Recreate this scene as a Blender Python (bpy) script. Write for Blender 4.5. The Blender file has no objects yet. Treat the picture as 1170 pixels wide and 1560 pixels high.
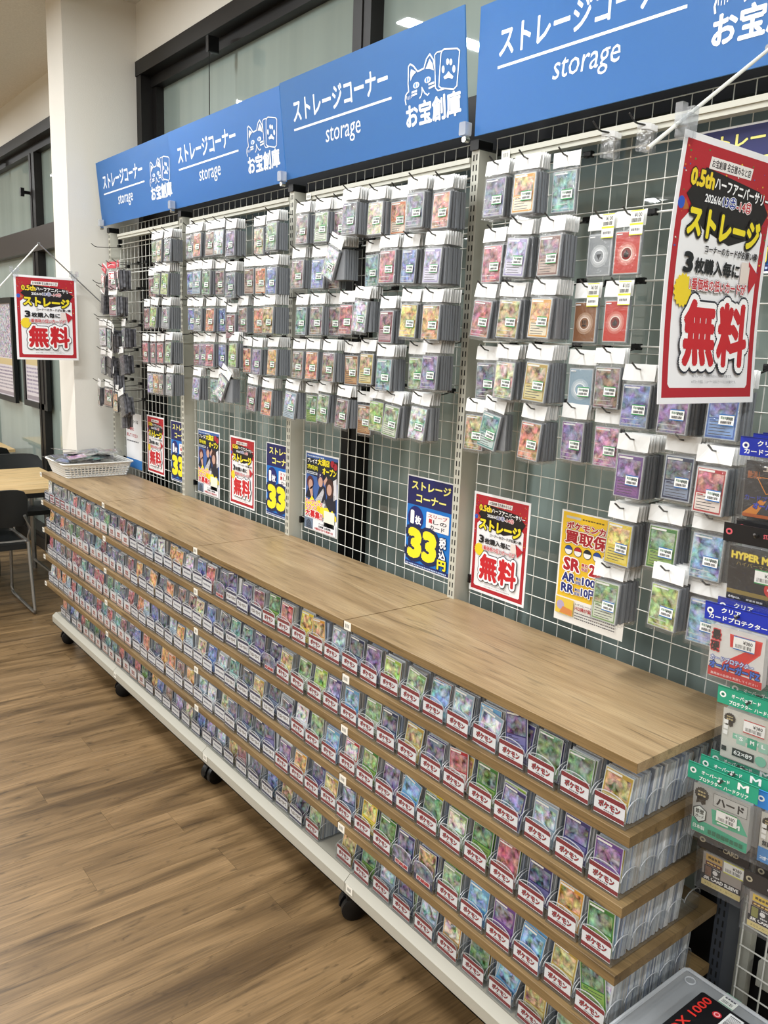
import bpy, bmesh, math, random, numpy as np
from mathutils import Matrix, Vector
random.seed(7)
S = bpy.context.scene
COL = S.collection
PI = math.pi
# ---------------------------------------------------------------- camera
cam = bpy.data.cameras.new('camera'); cam.lens = 28.892; cam.sensor_width = 36; cam.sensor_fit = 'AUTO'
cam.clip_start = 0.02; cam.clip_end = 60
camo = bpy.data.objects.new('camera', cam); COL.objects.link(camo)
camo.matrix_world = Matrix(((0.61405954, -0.18034274, 0.76837971, 4.3559), (0.788316, 0.0925488, -0.60827017, -1.5666),
                            (0.03858448, 0.97924012, 0.19899754, 1.6383), (0, 0, 0, 1)))
S.camera = camo
# ---------------------------------------------------------------- world, light, exposure
w = bpy.data.worlds.new('world'); S.world = w; w.use_nodes = True
w.node_tree.nodes['Background'].inputs[0].default_value = (.93, .97, 1, 1)
w.node_tree.nodes['Background'].inputs[1].default_value = 0.35
S.view_settings.view_transform = 'Standard'; S.view_settings.look = 'None'
S.view_settings.exposure = 0.06; S.view_settings.gamma = 1; S.view_settings.use_curve_mapping = False
S.cycles.transparent_max_bounces = 24; S.cycles.max_bounces = 7; S.cycles.caustics_reflective = False; S.cycles.caustics_refractive = False
CEIL = 3.27
LAMPS = [(x, y) for x in (-4.85, -2.95, -1.05, .85, 2.75, 4.65, 6.55) for y in (-1.2, -3.6, -6.0)]
lampdata = bpy.data.lights.new('tube_light', 'AREA'); lampdata.shape = 'RECTANGLE'; lampdata.size = .10; lampdata.size_y = 1.2
lampdata.energy = 36; lampdata.color = (.96, .985, 1)
for i, (x, y) in enumerate(LAMPS):
    o = bpy.data.objects.new('tube_light', lampdata); COL.objects.link(o); o.location = (x, y, CEIL - .056)
# ---------------------------------------------------------------- helpers
def lin(c):
    return tuple((v / 255 / 12.92 if v / 255 <= .04045 else ((v / 255 + .055) / 1.055) ** 2.4) for v in c)
def hx(s): return tuple(int(s[i:i + 2], 16) for i in (0, 2, 4))
def clr(c):
    if isinstance(c, str): c = hx(c)
    return lin(c)
def mat(name, col, rough=.5, metal=0, spec=.5, coat=0, **k):
    m = bpy.data.materials.new(name); m.use_nodes = True; b = m.node_tree.nodes['Principled BSDF']
    b.inputs['Base Color'].default_value = (*clr(col), 1); b.inputs['Roughness'].default_value = rough
    b.inputs['Metallic'].default_value = metal; b.inputs['Specular IOR Level'].default_value = spec
    b.inputs['Coat Weight'].default_value = coat
    return m
def nt(m): return m.node_tree.nodes, m.node_tree.links, m.node_tree.nodes['Principled BSDF']
def bump(m, scale, strength, dist=.002, coords='Object', stretch=(1, 1, 1)):
    n, l, b = nt(m)
    tc = n.new('ShaderNodeTexCoord'); mp = n.new('ShaderNodeMapping'); mp.inputs['Scale'].default_value = stretch
    t = n.new('ShaderNodeTexNoise'); t.inputs['Scale'].default_value = scale; t.inputs['Detail'].default_value = 4
    bu = n.new('ShaderNodeBump'); bu.inputs['Strength'].default_value = strength; bu.inputs['Distance'].default_value = dist
    l.new(tc.outputs[coords], mp.inputs[0]); l.new(mp.outputs[0], t.inputs['Vector']); l.new(t.outputs['Fac'], bu.inputs['Height'])
    l.new(bu.outputs[0], b.inputs['Normal'])
def wood(name, cols, rough, axis, fine=1.0, randomize=False, coat=0, ring=1.0):
    """procedural grain running along one axis: broad bands, dark figure and fine pores"""
    m = bpy.data.materials.new(name); m.use_nodes = True; n, l, b = nt(m)
    tc = n.new('ShaderNodeTexCoord'); src = tc.outputs['Object']
    if randomize:
        oi = n.new('ShaderNodeObjectInfo'); mu = n.new('ShaderNodeMath'); mu.operation = 'MULTIPLY'; mu.inputs[1].default_value = 37
        l.new(oi.outputs['Random'], mu.inputs[0]); ad = n.new('ShaderNodeVectorMath'); ad.operation = 'ADD'
        l.new(src, ad.inputs[0]); l.new(mu.outputs[0], ad.inputs[1]); src = ad.outputs[0]
    def noise(sc_along, sc_across, detail, dist=0.0):
        mp = n.new('ShaderNodeMapping'); s = [sc_across] * 3; s[axis] = sc_along; mp.inputs['Scale'].default_value = s
        t = n.new('ShaderNodeTexNoise'); t.inputs['Scale'].default_value = 1; t.inputs['Detail'].default_value = detail
        t.inputs['Distortion'].default_value = dist
        l.new(src, mp.inputs[0]); l.new(mp.outputs[0], t.inputs['Vector']); return t
    a = noise(1.6 * ring, 14 * ring, 5, 1.2)
    cr = n.new('ShaderNodeValToRGB'); cr.color_ramp.elements[0].position = .3; cr.color_ramp.elements[1].position = .7
    cr.color_ramp.elements[0].color = (*clr(cols[0]), 1); cr.color_ramp.elements[1].color = (*clr(cols[2]), 1)
    e = cr.color_ramp.elements.new(.47); e.color = (*clr(cols[1]), 1)
    l.new(a.outputs['Fac'], cr.inputs[0])
    f = noise(10 * fine, 420 * fine, 3)
    mr = n.new('ShaderNodeMapRange'); mr.inputs['From Min'].default_value = .35; mr.inputs['From Max'].default_value = .65
    mr.inputs['To Min'].default_value = .80; mr.inputs['To Max'].default_value = 1.1
    l.new(f.outputs['Fac'], mr.inputs['Value'])
    mx = n.new('ShaderNodeMix'); mx.data_type = 'RGBA'; mx.blend_type = 'MULTIPLY'; mx.inputs[0].default_value = 1
    l.new(cr.outputs[0], mx.inputs[6]); l.new(mr.outputs[0], mx.inputs[7]); out = mx.outputs[2]
    k = noise(2.4 * ring, 34 * ring, 6, 2.5)
    mr2 = n.new('ShaderNodeMapRange'); mr2.inputs['From Min'].default_value = .56; mr2.inputs['From Max'].default_value = .70
    mr2.inputs['To Min'].default_value = 1; mr2.inputs['To Max'].default_value = .58
    l.new(k.outputs['Fac'], mr2.inputs['Value'])
    mx2 = n.new('ShaderNodeMix'); mx2.data_type = 'RGBA'; mx2.blend_type = 'MULTIPLY'; mx2.inputs[0].default_value = 1
    l.new(out, mx2.inputs[6]); l.new(mr2.outputs[0], mx2.inputs[7]); out = mx2.outputs[2]
    if randomize:                                               # knots and smoky patches
        kn = noise(5, 16, 4, 3.0); mk = n.new('ShaderNodeMapRange'); mk.inputs['From Min'].default_value = .60; mk.inputs['From Max'].default_value = .74
        mk.inputs['To Min'].default_value = 1; mk.inputs['To Max'].default_value = .5; l.new(kn.outputs['Fac'], mk.inputs['Value'])
        mx3 = n.new('ShaderNodeMix'); mx3.data_type = 'RGBA'; mx3.blend_type = 'MULTIPLY'; mx3.inputs[0].default_value = 1
        l.new(out, mx3.inputs[6]); l.new(mk.outputs[0], mx3.inputs[7]); out = mx3.outputs[2]
        hs = n.new('ShaderNodeHueSaturation'); mr3 = n.new('ShaderNodeMapRange')
        mr3.inputs['To Min'].default_value = .93; mr3.inputs['To Max'].default_value = 1.07
        l.new(oi.outputs['Random'], mr3.inputs['Value']); l.new(mr3.outputs[0], hs.inputs['Value']); l.new(out, hs.inputs['Color']); out = hs.outputs[0]
    l.new(out, b.inputs['Base Color']); b.inputs['Roughness'].default_value = rough; b.inputs['Coat Weight'].default_value = coat
    bu = n.new('ShaderNodeBump'); bu.inputs['Strength'].default_value = .12; bu.inputs['Distance'].default_value = .001
    l.new(f.outputs['Fac'], bu.inputs['Height']); l.new(bu.outputs[0], b.inputs['Normal'])
    return m
def clear(name, tint, white, gloss, rough=.12, wr=0, wrs=60):
    """thin clear plastic: see-through with a milky share and a gloss, optionally crinkled"""
    m = bpy.data.materials.new(name); m.use_nodes = True; n, l = m.node_tree.nodes, m.node_tree.links
    n.remove(n['Principled BSDF']); out = n['Material Output']
    tr = n.new('ShaderNodeBsdfTransparent'); tr.inputs[0].default_value = (*clr(tint), 1)
    df = n.new('ShaderNodeBsdfDiffuse'); df.inputs[0].default_value = (.8, .82, .84, 1)
    gl = n.new('ShaderNodeBsdfGlossy'); gl.inputs['Roughness'].default_value = rough
    m1 = n.new('ShaderNodeMixShader'); m1.inputs[0].default_value = white; l.new(tr.outputs[0], m1.inputs[1]); l.new(df.outputs[0], m1.inputs[2])
    fr = n.new('ShaderNodeLayerWeight'); fr.inputs['Blend'].default_value = .5
    pw_ = n.new('ShaderNodeMath'); pw_.operation = 'POWER'; pw_.inputs[1].default_value = 4; l.new(fr.outputs['Facing'], pw_.inputs[0])
    mu = n.new('ShaderNodeMath'); mu.operation = 'MULTIPLY_ADD'; mu.inputs[1].default_value = .5; mu.inputs[2].default_value = .04 * gloss; l.new(pw_.outputs[0], mu.inputs[0]); mu.use_clamp = True
    m2 = n.new('ShaderNodeMixShader'); l.new(mu.outputs[0], m2.inputs[0]); l.new(m1.outputs[0], m2.inputs[1]); l.new(gl.outputs[0], m2.inputs[2])
    if wr:
        tc = n.new('ShaderNodeTexCoord'); oi = n.new('ShaderNodeObjectInfo'); ad = n.new('ShaderNodeVectorMath'); ad.operation = 'ADD'
        l.new(tc.outputs['Object'], ad.inputs[0]); l.new(oi.outputs['Random'], ad.inputs[1])
        t = n.new('ShaderNodeTexNoise'); t.inputs['Scale'].default_value = wrs; t.inputs['Distortion'].default_value = 1.5; l.new(ad.outputs[0], t.inputs['Vector'])
        bu = n.new('ShaderNodeBump'); bu.inputs['Strength'].default_value = wr; bu.inputs['Distance'].default_value = .004
        l.new(t.outputs['Fac'], bu.inputs['Height']); l.new(bu.outputs[0], gl.inputs['Normal']); l.new(bu.outputs[0], fr.inputs['Normal'])
    l.new(m2.outputs[0], out.inputs[0]); return m
def ink_material(name, rough, sat=1, val=1):
    """printed surface: colour from the print's own colour attribute, alpha below 1 = picture area broken up by noise"""
    m = bpy.data.materials.new(name); m.use_nodes = True; n, l, b = nt(m)
    at = n.new('ShaderNodeAttribute'); at.attribute_name = 'Col'
    tc = n.new('ShaderNodeTexCoord'); oi = n.new('ShaderNodeObjectInfo'); mu = n.new('ShaderNodeMath'); mu.operation = 'MULTIPLY'; mu.inputs[1].default_value = 50
    l.new(oi.outputs['Random'], mu.inputs[0]); ad = n.new('ShaderNodeVectorMath'); ad.operation = 'ADD'
    l.new(tc.outputs['Object'], ad.inputs[0]); l.new(mu.outputs[0], ad.inputs[1])
    t = n.new('ShaderNodeTexNoise'); t.inputs['Scale'].default_value = 62; t.inputs['Detail'].default_value = 5; t.inputs['Distortion'].default_value = .35
    l.new(ad.outputs[0], t.inputs['Vector'])
    sp0 = n.new('ShaderNodeVectorMath'); sp0.operation = 'MULTIPLY_ADD'; sp0.inputs[1].default_value = (7, 7, 7); sp0.inputs[2].default_value = (-3.0, -3.0, -3.0)
    l.new(t.outputs['Color'], sp0.inputs[0]); sp = n.new('ShaderNodeHueSaturation'); sp.inputs['Saturation'].default_value = .28; l.new(sp0.outputs[0], sp.inputs['Color'])
    v = n.new('ShaderNodeTexVoronoi'); v.inputs['Scale'].default_value = 70; l.new(ad.outputs[0], v.inputs['Vector'])
    mxv = n.new('ShaderNodeMix'); mxv.data_type = 'RGBA'; mxv.inputs[0].default_value = .10; l.new(sp.outputs[0], mxv.inputs[6]); l.new(v.outputs['Color'], mxv.inputs[7])
    mul = n.new('ShaderNodeMix'); mul.data_type = 'RGBA'; mul.blend_type = 'MULTIPLY'; mul.inputs[0].default_value = 1
    mul.clamp_result = True
    l.new(at.outputs['Color'], mul.inputs[6]); l.new(mxv.outputs[2], mul.inputs[7])
    mix2 = n.new('ShaderNodeMix'); mix2.data_type = 'RGBA'; mix2.inputs[0].default_value = .25; l.new(mul.outputs[2], mix2.inputs[6]); l.new(mxv.outputs[2], mix2.inputs[7])
    mix2.clamp_result = True
    fin = n.new('ShaderNodeMix'); fin.data_type = 'RGBA'; l.new(at.outputs['Alpha'], fin.inputs[0]); l.new(mix2.outputs[2], fin.inputs[6]); l.new(at.outputs['Color'], fin.inputs[7])
    hsv = n.new('ShaderNodeHueSaturation'); hsv.inputs['Saturation'].default_value = sat; hsv.inputs['Value'].default_value = val; l.new(fin.outputs[2], hsv.inputs['Color'])
    l.new(hsv.outputs[0], b.inputs['Base Color']); b.inputs['Roughness'].default_value = rough
    return m
INK = ink_material('print_ink', .5)
CARDINK = ink_material('card_print', .28, 1.0, .95)
CREAM = mat('cream_metal', (196, 195, 182), .42); bump(CREAM, 90, .05)
WHITEM = mat('white_wire', (226, 226, 218), .38)
DECK = mat('deck_metal', (178, 175, 162), .45)
BLACK = mat('black_plastic', (13, 13, 14), .35, spec=.35)
DARKSTEEL = mat('hook_steel', (95, 93, 90), .3, metal=.9)
CHROME = mat('chrome', (190, 188, 182), .18, metal=1)
SLOT = mat('slot_dark', (22, 22, 22), .8)
WALL = mat('wall_paper', (226, 223, 214), .85); bump(WALL, 160, .25, .002)
CEILM = mat('ceiling_board', (172, 163, 152), .95)
FRAME = mat('frame_bronze', (24, 22, 21), .45, spec=.35)
TRANSOM = mat('transom_bronze', (62, 56, 53), .4, metal=.2)
ROD = mat('rod_grey', (150, 152, 155), .3, metal=.6)
STEELSIDE = mat('sleeve_grey', (132, 136, 141), .35)
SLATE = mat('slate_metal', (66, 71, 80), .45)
PAPER = mat('header_card', (232, 233, 231), .4)
WOODTOP = wood('worktop_oak', ((142, 118, 86), (164, 138, 102), (180, 156, 120)), .38, 0)
WOODEDGE = wood('shelf_oak', ((112, 90, 57), (128, 104, 68), (142, 118, 80)), .42, 0)
FLOORW = wood('floor_oak', ((88, 68, 43), (124, 99, 67), (150, 122, 86)), .38, 1, fine=.5, randomize=True, ring=.8)
TABLEW = wood('table_oak', ((196, 164, 112), (206, 174, 122), (214, 184, 134)), .4, 1, fine=.6)
ACRYL = clear('clear_acrylic', (250, 251, 252), .018, .3, .05)
ACRYLEDGE = clear('acrylic_edge', (215, 220, 225), .5, 1.2, .2)
FILM = clear('clear_film', (252, 252, 252), .02, 2.0, .14, wr=.55)
PACKFILM = clear('pack_film', (252, 252, 252), .04, 1.8, .12, wr=.8, wrs=40)
BOXPL = clear('box_plastic', (205, 212, 216), .30, .9, .15)

# ceiling: fine speckle relief
n, l, b = nt(CEILM)
tc = n.new('ShaderNodeTexCoord'); t = n.new('ShaderNodeTexNoise'); t.inputs['Scale'].default_value = 120; t.inputs['Detail'].default_value = 5
cr = n.new('ShaderNodeValToRGB'); cr.color_ramp.elements[0].color = (*lin((206, 204, 200)), 1); cr.color_ramp.elements[1].color = (*lin((238, 236, 232)), 1)
l.new(tc.outputs['Object'], t.inputs['Vector']); l.new(t.outputs['Fac'], cr.inputs[0]); l.new(cr.outputs[0], b.inputs['Base Color'])
def glass_material():
    """glass backed by a grey-green privacy film, faint vertical streaks"""
    m = mat('filmed_glass', (122, 136, 130), .025, coat=.6, spec=.6); n, l, b = nt(m)
    tc = n.new('ShaderNodeTexCoord'); mp = n.new('ShaderNodeMapping'); mp.inputs['Scale'].default_value = (5, 1, .15)
    t = n.new('ShaderNodeTexNoise'); t.inputs['Scale'].default_value = 1.6; t.inputs['Detail'].default_value = 3
    cr = n.new('ShaderNodeValToRGB'); cr.color_ramp.elements[0].position = .3; cr.color_ramp.elements[1].position = .7
    cr.color_ramp.elements[0].color = (*lin((146, 160, 154)), 1); cr.color_ramp.elements[1].color = (*lin((158, 172, 165)), 1)
    l.new(tc.outputs['Object'], mp.inputs[0]); l.new(mp.outputs[0], t.inputs['Vector']); l.new(t.outputs['Fac'], cr.inputs[0]); l.new(cr.outputs[0], b.inputs['Base Color'])
    return m
GLASS = glass_material()

class MB:
    """collects solids and links them as one mesh object; faces carry a material slot"""
    def __init__(s): s.v, s.f, s.m, s.slot = [], [], [], 0
    def add(s, vs, fs):
        k = len(s.v); s.v += [tuple(map(float, p)) for p in vs]; s.f += [tuple(i + k for i in f) for f in fs]; s.m += [s.slot] * len(fs); return s
    def box(s, x0, x1, y0, y1, z0, z1, M=None):
        p = [(x0, y0, z0), (x1, y0, z0), (x1, y1, z0), (x0, y1, z0), (x0, y0, z1), (x1, y0, z1), (x1, y1, z1), (x0, y1, z1)]
        if M is not None: p = [M @ Vector(q) for q in p]
        return s.add(p, [(0, 3, 2, 1), (4, 5, 6, 7), (0, 1, 5, 4), (1, 2, 6, 5), (2, 3, 7, 6), (3, 0, 4, 7)])
    def rbox(s, x0, x1, y0, y1, z0, z1, r, ax=1, n=3, M=None):
        """box with its four edges along one axis rounded"""
        lo = [(x0, x1), (y0, y1), (z0, z1)]; a, b_ = [i for i in range(3) if i != ax]
        pts = []
        for (sx, sy, a0) in ((1, 1, 0), (-1, 1, 90), (-1, -1, 180), (1, -1, 270)):
            cx = (lo[a][1] - r) if sx > 0 else lo[a][0] + r; cy = (lo[b_][1] - r) if sy > 0 else lo[b_][0] + r
            for k in range(n + 1):
                t = math.radians(a0 + 90 * k / n); pts.append((cx + r * math.cos(t), cy + r * math.sin(t)))
        return s.prism(pts, ax, lo[ax][0], lo[ax][1], M)
    def prism(s, pts, ax, t0, t1, M=None):
        a, b_ = [i for i in range(3) if i != ax]; V = []
        for t in (t0, t1):
            for p in pts:
                q = [0, 0, 0]; q[a] = p[0]; q[b_] = p[1]; q[ax] = t; V.append(M @ Vector(q) if M is not None else q)
        k = len(pts); F = [tuple(range(k)), tuple(range(2 * k - 1, k - 1, -1))] + [(i, i + k, (i + 1) % k + k, (i + 1) % k) for i in range(k)]
        return s.add(V, F)
    def tube(s, path, r, n=6, cap=True, closed=False):
        path = [Vector(p) for p in path]; V = []; F = []; N = len(path)
        for i, p in enumerate(path):
            if closed: d = path[(i + 1) % N] - path[i - 1]
            else: d = path[min(i + 1, N - 1)] - path[max(i - 1, 0)]
            d.normalize(); up = Vector((0, 0, 1)) if abs(d.z) < .92 else Vector((0, 1, 0))
            a = d.cross(up).normalized(); c = a.cross(d); rr = r[i] if isinstance(r, (list, tuple)) else r
            V += [p + a * rr * math.cos(2 * PI * k / n) + c * rr * math.sin(2 * PI * k / n) for k in range(n)]
        for i in range(N if closed else N - 1):
            j = (i + 1) % N
            F += [(i * n + k, i * n + (k + 1) % n, j * n + (k + 1) % n, j * n + k) for k in range(n)]
        if cap and not closed: F += [tuple(range(n - 1, -1, -1)), tuple(range((N - 1) * n, N * n))]
        return s.add(V, F)
    def cyl(s, p0, p1, r, n=12): return s.tube([p0, p1], r, n)
    def mesh(s, name, mats, smooth=False):
        me = bpy.data.meshes.new(name); me.from_pydata(s.v, [], s.f)
        for m in (mats if isinstance(mats, (list, tuple)) else [mats]): me.materials.append(m)
        me.polygons.foreach_set('material_index', s.m)
        if smooth: me.polygons.foreach_set('use_smooth', [True] * len(s.f))
        me.update()
        if smooth:
            try: me.set_sharp_from_angle(angle=math.radians(38))
            except Exception: pass
        return me
    def build(s, name, mats, parent=None, smooth=False): return link(name, s.mesh(name, mats, smooth), parent)
def link(name, me, parent=None, loc=None, rot=None):
    o = bpy.data.objects.new(name, me); COL.objects.link(o)
    if parent is not None: o.parent = parent
    if loc is not None: o.location = loc
    if rot is not None: o.rotation_euler = rot
    return o
def tag(o, label, cat, group=None, kind=None):
    if label: o['label'] = label
    if cat: o['category'] = cat
    if group: o['group'] = group
    if kind: o['kind'] = kind
    return o
def thing(name, label, cat, loc=(0, 0, 0), rot=(0, 0, 0), group=None):
    o = bpy.data.objects.new(name, None); COL.objects.link(o); o.location = loc; o.rotation_euler = rot; o.empty_display_size = .05
    return tag(o, label, cat, group)
def struct(name, mb, m, parent=None):
    o = mb.build(name, m, parent)
    if parent is None: o['kind'] = 'structure'
    return o
# -------- lettering
_tc = {}
def glyphs(s, bold, res=2):
    """text as flat triangles in a unit box (0..1, 0..1) plus its aspect"""
    key = (s, round(bold, 4))
    if key not in _tc:
        cu = bpy.data.curves.new('t', 'FONT'); cu.body = s; cu.size = 1; cu.offset = bold; cu.resolution_u = res; cu.fill_mode = 'FRONT'
        o = bpy.data.objects.new('t', cu); COL.objects.link(o)
        dg = bpy.context.evaluated_depsgraph_get(); me = o.evaluated_get(dg).to_mesh()
        V = [(v.co.x, v.co.y) for v in me.vertices]; F = [tuple(p.vertices) for p in me.polygons]
        o.evaluated_get(dg).to_mesh_clear(); bpy.data.objects.remove(o); bpy.data.curves.remove(cu)
        _tc[key] = (V, F)
    return _tc[key]
class Print:
    """flat print on a sheet: x right, z up, facing -y, each layer a hair in front of the one below"""
    def __init__(s, w, h, paper=None, thick=.0008, eps=.00013):
        s.w, s.h, s.eps = w, h, eps; s.v, s.f, s.c = [], [], []; s.L = 0
        if paper is not None:
            c = clr(paper) + (1,); k = [(0, 0, 0), (w, 0, 0), (w, 0, h), (0, 0, h), (0, thick, 0), (w, thick, 0), (w, thick, h), (0, thick, h)]
            s.v += k; s.f += [(0, 1, 2, 3), (5, 4, 7, 6), (1, 5, 6, 2), (4, 0, 3, 7), (3, 2, 6, 7), (4, 5, 1, 0)]; s.c += [c] * 6
    def lay(s, d=1): s.L += d; return s
    def raw(s, V, F, c, art=1.0):
        k = len(s.v); y = -s.eps * s.L; s.v += [(x, y, z) for x, z in V]; s.f += [tuple(i + k for i in f) for f in F]; s.c += [clr(c) + (art,)] * len(F)
    def rect(s, x0, z0, x1, z1, c, art=1.0): s.raw([(x0, z0), (x1, z0), (x1, z1), (x0, z1)], [(0, 1, 2, 3)], c, art); return s
    def poly(s, pts, c, art=1.0): s.raw(pts, [tuple(range(len(pts)))], c, art); return s
    def circ(s, x, z, r, c, rz=None, a0=0, a1=360, n=18, art=1.0):
        rz = rz or r; p = [(x + r * math.cos(math.radians(a0 + (a1 - a0) * k / n)), z + rz * math.sin(math.radians(a0 + (a1 - a0) * k / n))) for k in range(n + (a1 - a0 < 360))]
        return s.poly(p, c, art)
    def star(s, x, z, r0, r1, n, c):
        pts = [(x + (r0 if k % 2 else r1) * math.cos(PI * k / n), z + (r0 if k % 2 else r1) * math.sin(PI * k / n)) for k in range(2 * n)]
        k = len(pts); s.raw(pts + [(x, z)], [(i, (i + 1) % k, k) for i in range(k)], c); return s
    def line(s, pts, wd, c, closed=False):
        N = len(pts)
        for i in range(N if closed else N - 1):
            a, b_ = Vector(pts[i]), Vector(pts[(i + 1) % N]); d = b_ - a
            if d.length < 1e-9: continue
            d.normalize(); q = Vector((-d.y, d.x)) * wd / 2; e = d * wd * .3; s.poly([tuple(a - q - e), tuple(b_ - q + e), tuple(b_ + q + e), tuple(a + q - e)], c)
        return s
    def text(s, t, x0, z0, x1, z1, c, bold=.02, outline=(), shear=0, slope=0):
        """fit text in the box; outline = [(colour, extra offset)] drawn underneath, widest first"""
        base = glyphs(t, 0)[0]
        if not base: return s
        X0, X1 = min(p[0] for p in base) - bold, max(p[0] for p in base) + bold; Z0, Z1 = min(p[1] for p in base) - bold, max(p[1] for p in base) + bold
        sx, sz = (x1 - x0) / max(X1 - X0, 1e-6), (z1 - z0) / max(Z1 - Z0, 1e-6)
        V, F = glyphs(t, 0); q = lambda a, b_: (x0 + (a - X0) * sx + shear * (b_ - Z0) * sz, z0 + (b_ - Z0) * sz + slope * (a - X0) * sx)
        for cc, ex in list(outline) + [(c, 0)]:
            e = bold + ex; base_ = [q(a, b_) for a, b_ in V]; rings = [0]
            if e > .012: rings = [0, e] if e < .07 else ([0, e * .5, e] if e < .12 else [0, e * .34, e * .67, e])
            k = 0
            for rr in rings:
                nn = 1 if rr == 0 else 22 if (len(t) == 1 and rr > .07) else (6 if rr < .045 else (8 if rr < .08 else 12))
                for i in range(nn):
                    dx, dz = rr * math.cos(2 * PI * i / nn + .3), rr * math.sin(2 * PI * i / nn + .3); y_ = s.L; s.L += .006 * k; k += 1
                    s.raw([(a + dx * sx, b_ + dz * sz) for a, b_ in base_], F, cc); s.L = y_
            s.lay()
        return s
    def dashes(s, x0, z0, x1, z1, c, n=7, seed=0):
        """print too small to read"""
        r = random.Random(seed); x = x0; st = (x1 - x0) / n
        for k in range(n): s.rect(x + st * .08, z0 + (z1 - z0) * r.uniform(0, .15), x + st * r.uniform(.7, .95), z1 - (z1 - z0) * r.uniform(0, .15), c); x += st
        return s
    def bars(s, x0, z0, x1, z1, c='202020', n=14, seed=1):
        r = random.Random(seed); x = x0; u = (x1 - x0) / n
        for k in range(n): s.rect(x, z0, x + u * r.uniform(.25, .7), z1, c); x += u
        return s
    def mesh(s, name, m=None, bend=None):
        me = bpy.data.meshes.new(name)
        me.from_pydata(s.v, [], s.f); me.materials.append(m or INK); me.update()
        at = me.color_attributes.new('Col', 'FLOAT_COLOR', 'CORNER')
        arr = np.repeat(np.array(s.c, dtype=np.float32), [len(f) for f in s.f], axis=0); at.data.foreach_set('color', arr.ravel())
        if bend:
            b_ = bmesh.new(); b_.from_mesh(me)
            for k in range(1, 16): bmesh.ops.bisect_plane(b_, geom=b_.verts[:] + b_.edges[:] + b_.faces[:], plane_co=(0, 0, s.h * k / 16), plane_no=(0, 0, 1))
            for v in b_.verts: v.co = bend(*v.co)
            b_.to_mesh(me); b_.free(); me.update()
        return me
    def build(s, name, parent=None, m=None, loc=None, rot=None, bend=None): return link(name, s.mesh(name, m, bend), parent, loc, rot)
# ================================================================ the room
f = thing('floor', None, None); f['kind'] = 'structure'
MB().box(-8, 9, -8, .25, -.1, -.004).build('subfloor', FLOORW, f)
pw, pl = .143, 1.22
mb = MB().box(.0003, pw - .0003, .0003, pl - .0003, -.004, 0)
pm = mb.mesh('plank', FLOORW)
k = 0
for i in range(-27, 31):
    off = (i * .43 + .17 * math.sin(i * 2.3)) % 1.0 * pl
    for j in range(5):
        y1 = .2 + off - j * pl
        y0 = y1 - pl
        if y0 < -4.3 or k >= 298: continue
        link('plank', pm, f, (i * pw, y0, 0)); k += 1
struct('ceiling', MB().box(-8, 9, -8, .25, CEIL, CEIL + .1), CEILM)
for y in (-.98, -2.35, -3.7):                                   # board joints
    pass
wb = struct('wall_back', MB().box(-8, 9, .2, .32, 3.0, CEIL).box(-8, 9, .34, .5, 0, CEIL), WALL)
struct('wall_left', MB().box(-8.1, -8, -8, .3, 0, CEIL), WALL)
struct('wall_right', MB().box(9, 9.1, -8, .3, 0, CEIL), WALL)
struct('wall_front', MB().box(-8, 9, -8.1, -8, 0, CEIL), WALL)
pil = struct('wall_pillar', MB().box(-.29, -.05, -.17, .34, 0, CEIL), WALL); 
# windows: dark frames set .1 back in the wall, filmed glass, a transom at 2.2 m
def window(name, x0, x1, mull, zsill):
    t = thing(name, None, None); t['kind'] = 'structure'
    m = MB()
    m.box(x0, x1, .19, .31, 2.93, 3.0)                          # head
    m.box(x0, x1, .25, .31, 2.88, 2.93)
    m.box(x0, x0 + .06, .195, .31, zsill, 2.93).box(x0 + .06, x0 + .10, .26, .31, zsill, 2.88)
    m.box(x1 - .06, x1, .195, .31, zsill, 2.93)
    m.box(x0, x1, .19, .31, zsill - .08, zsill)
    m.build('window_frame', FRAME, t)
    MB().box(x0 + .06, x1 - .06, .235, .31, 2.205, 2.37).build('transom', TRANSOM if x0 < -1 else FRAME, t)
    mull = sorted(mull)
    for a, b_ in mull:
        MB().box(a, b_, .245, .31, zsill, 2.88).box(a + .045, a + .06, .24, .246, zsill, 2.88).build('mullion', FRAME, t)
    xs = [x0 + .06] + [v for ab in mull for v in ab] + [x1 - .06]
    for a, b_ in zip(xs[::2], xs[1::2]):
        MB().box(a, b_, .3, .306, 2.37, 2.88).build('pane', GLASS, t)
        MB().box(a, b_, .3, .306, zsill, 2.205).build('pane', GLASS, t)
    return t
window('window_1', -.05, 5.8, [(1.785, 1.89), (3.56, 3.67)], .12)
w2 = window('window_2', -7.6, -.29, [(-2.21, -2.08), (-4.0, -3.87), (-5.8, -5.67)], .12)
MB().cyl((-2.23, .285, 2.62), (-2.23, .20, 2.62), .012).rbox(-2.245, -2.215, .185, .21, 2.59, 2.65, .008).build('window_latch', BLACK, w2)
struct('baseboard_back', MB().box(-8, 9, .18, .2, 0, .09), FRAME)
# ceiling lamps
lm = MB().box(-.13, .13, -.63, .63, -.045, 0).mesh('l', mat('lamp_housing', (235, 235, 232), .4))
for i, (x, y) in enumerate(LAMPS):
    t = link('ceiling_lamp', lm, None, (x, y, CEIL))
    tag(t, f'white batten lamp, {["first", "second", "third", "fourth", "fifth", "sixth", "seventh"][i // 3]} from left, {["first", "second", "third"][i % 3]} ceiling row out from the windows', 'ceiling lamp', 'ceiling lamps in rows')
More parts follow.
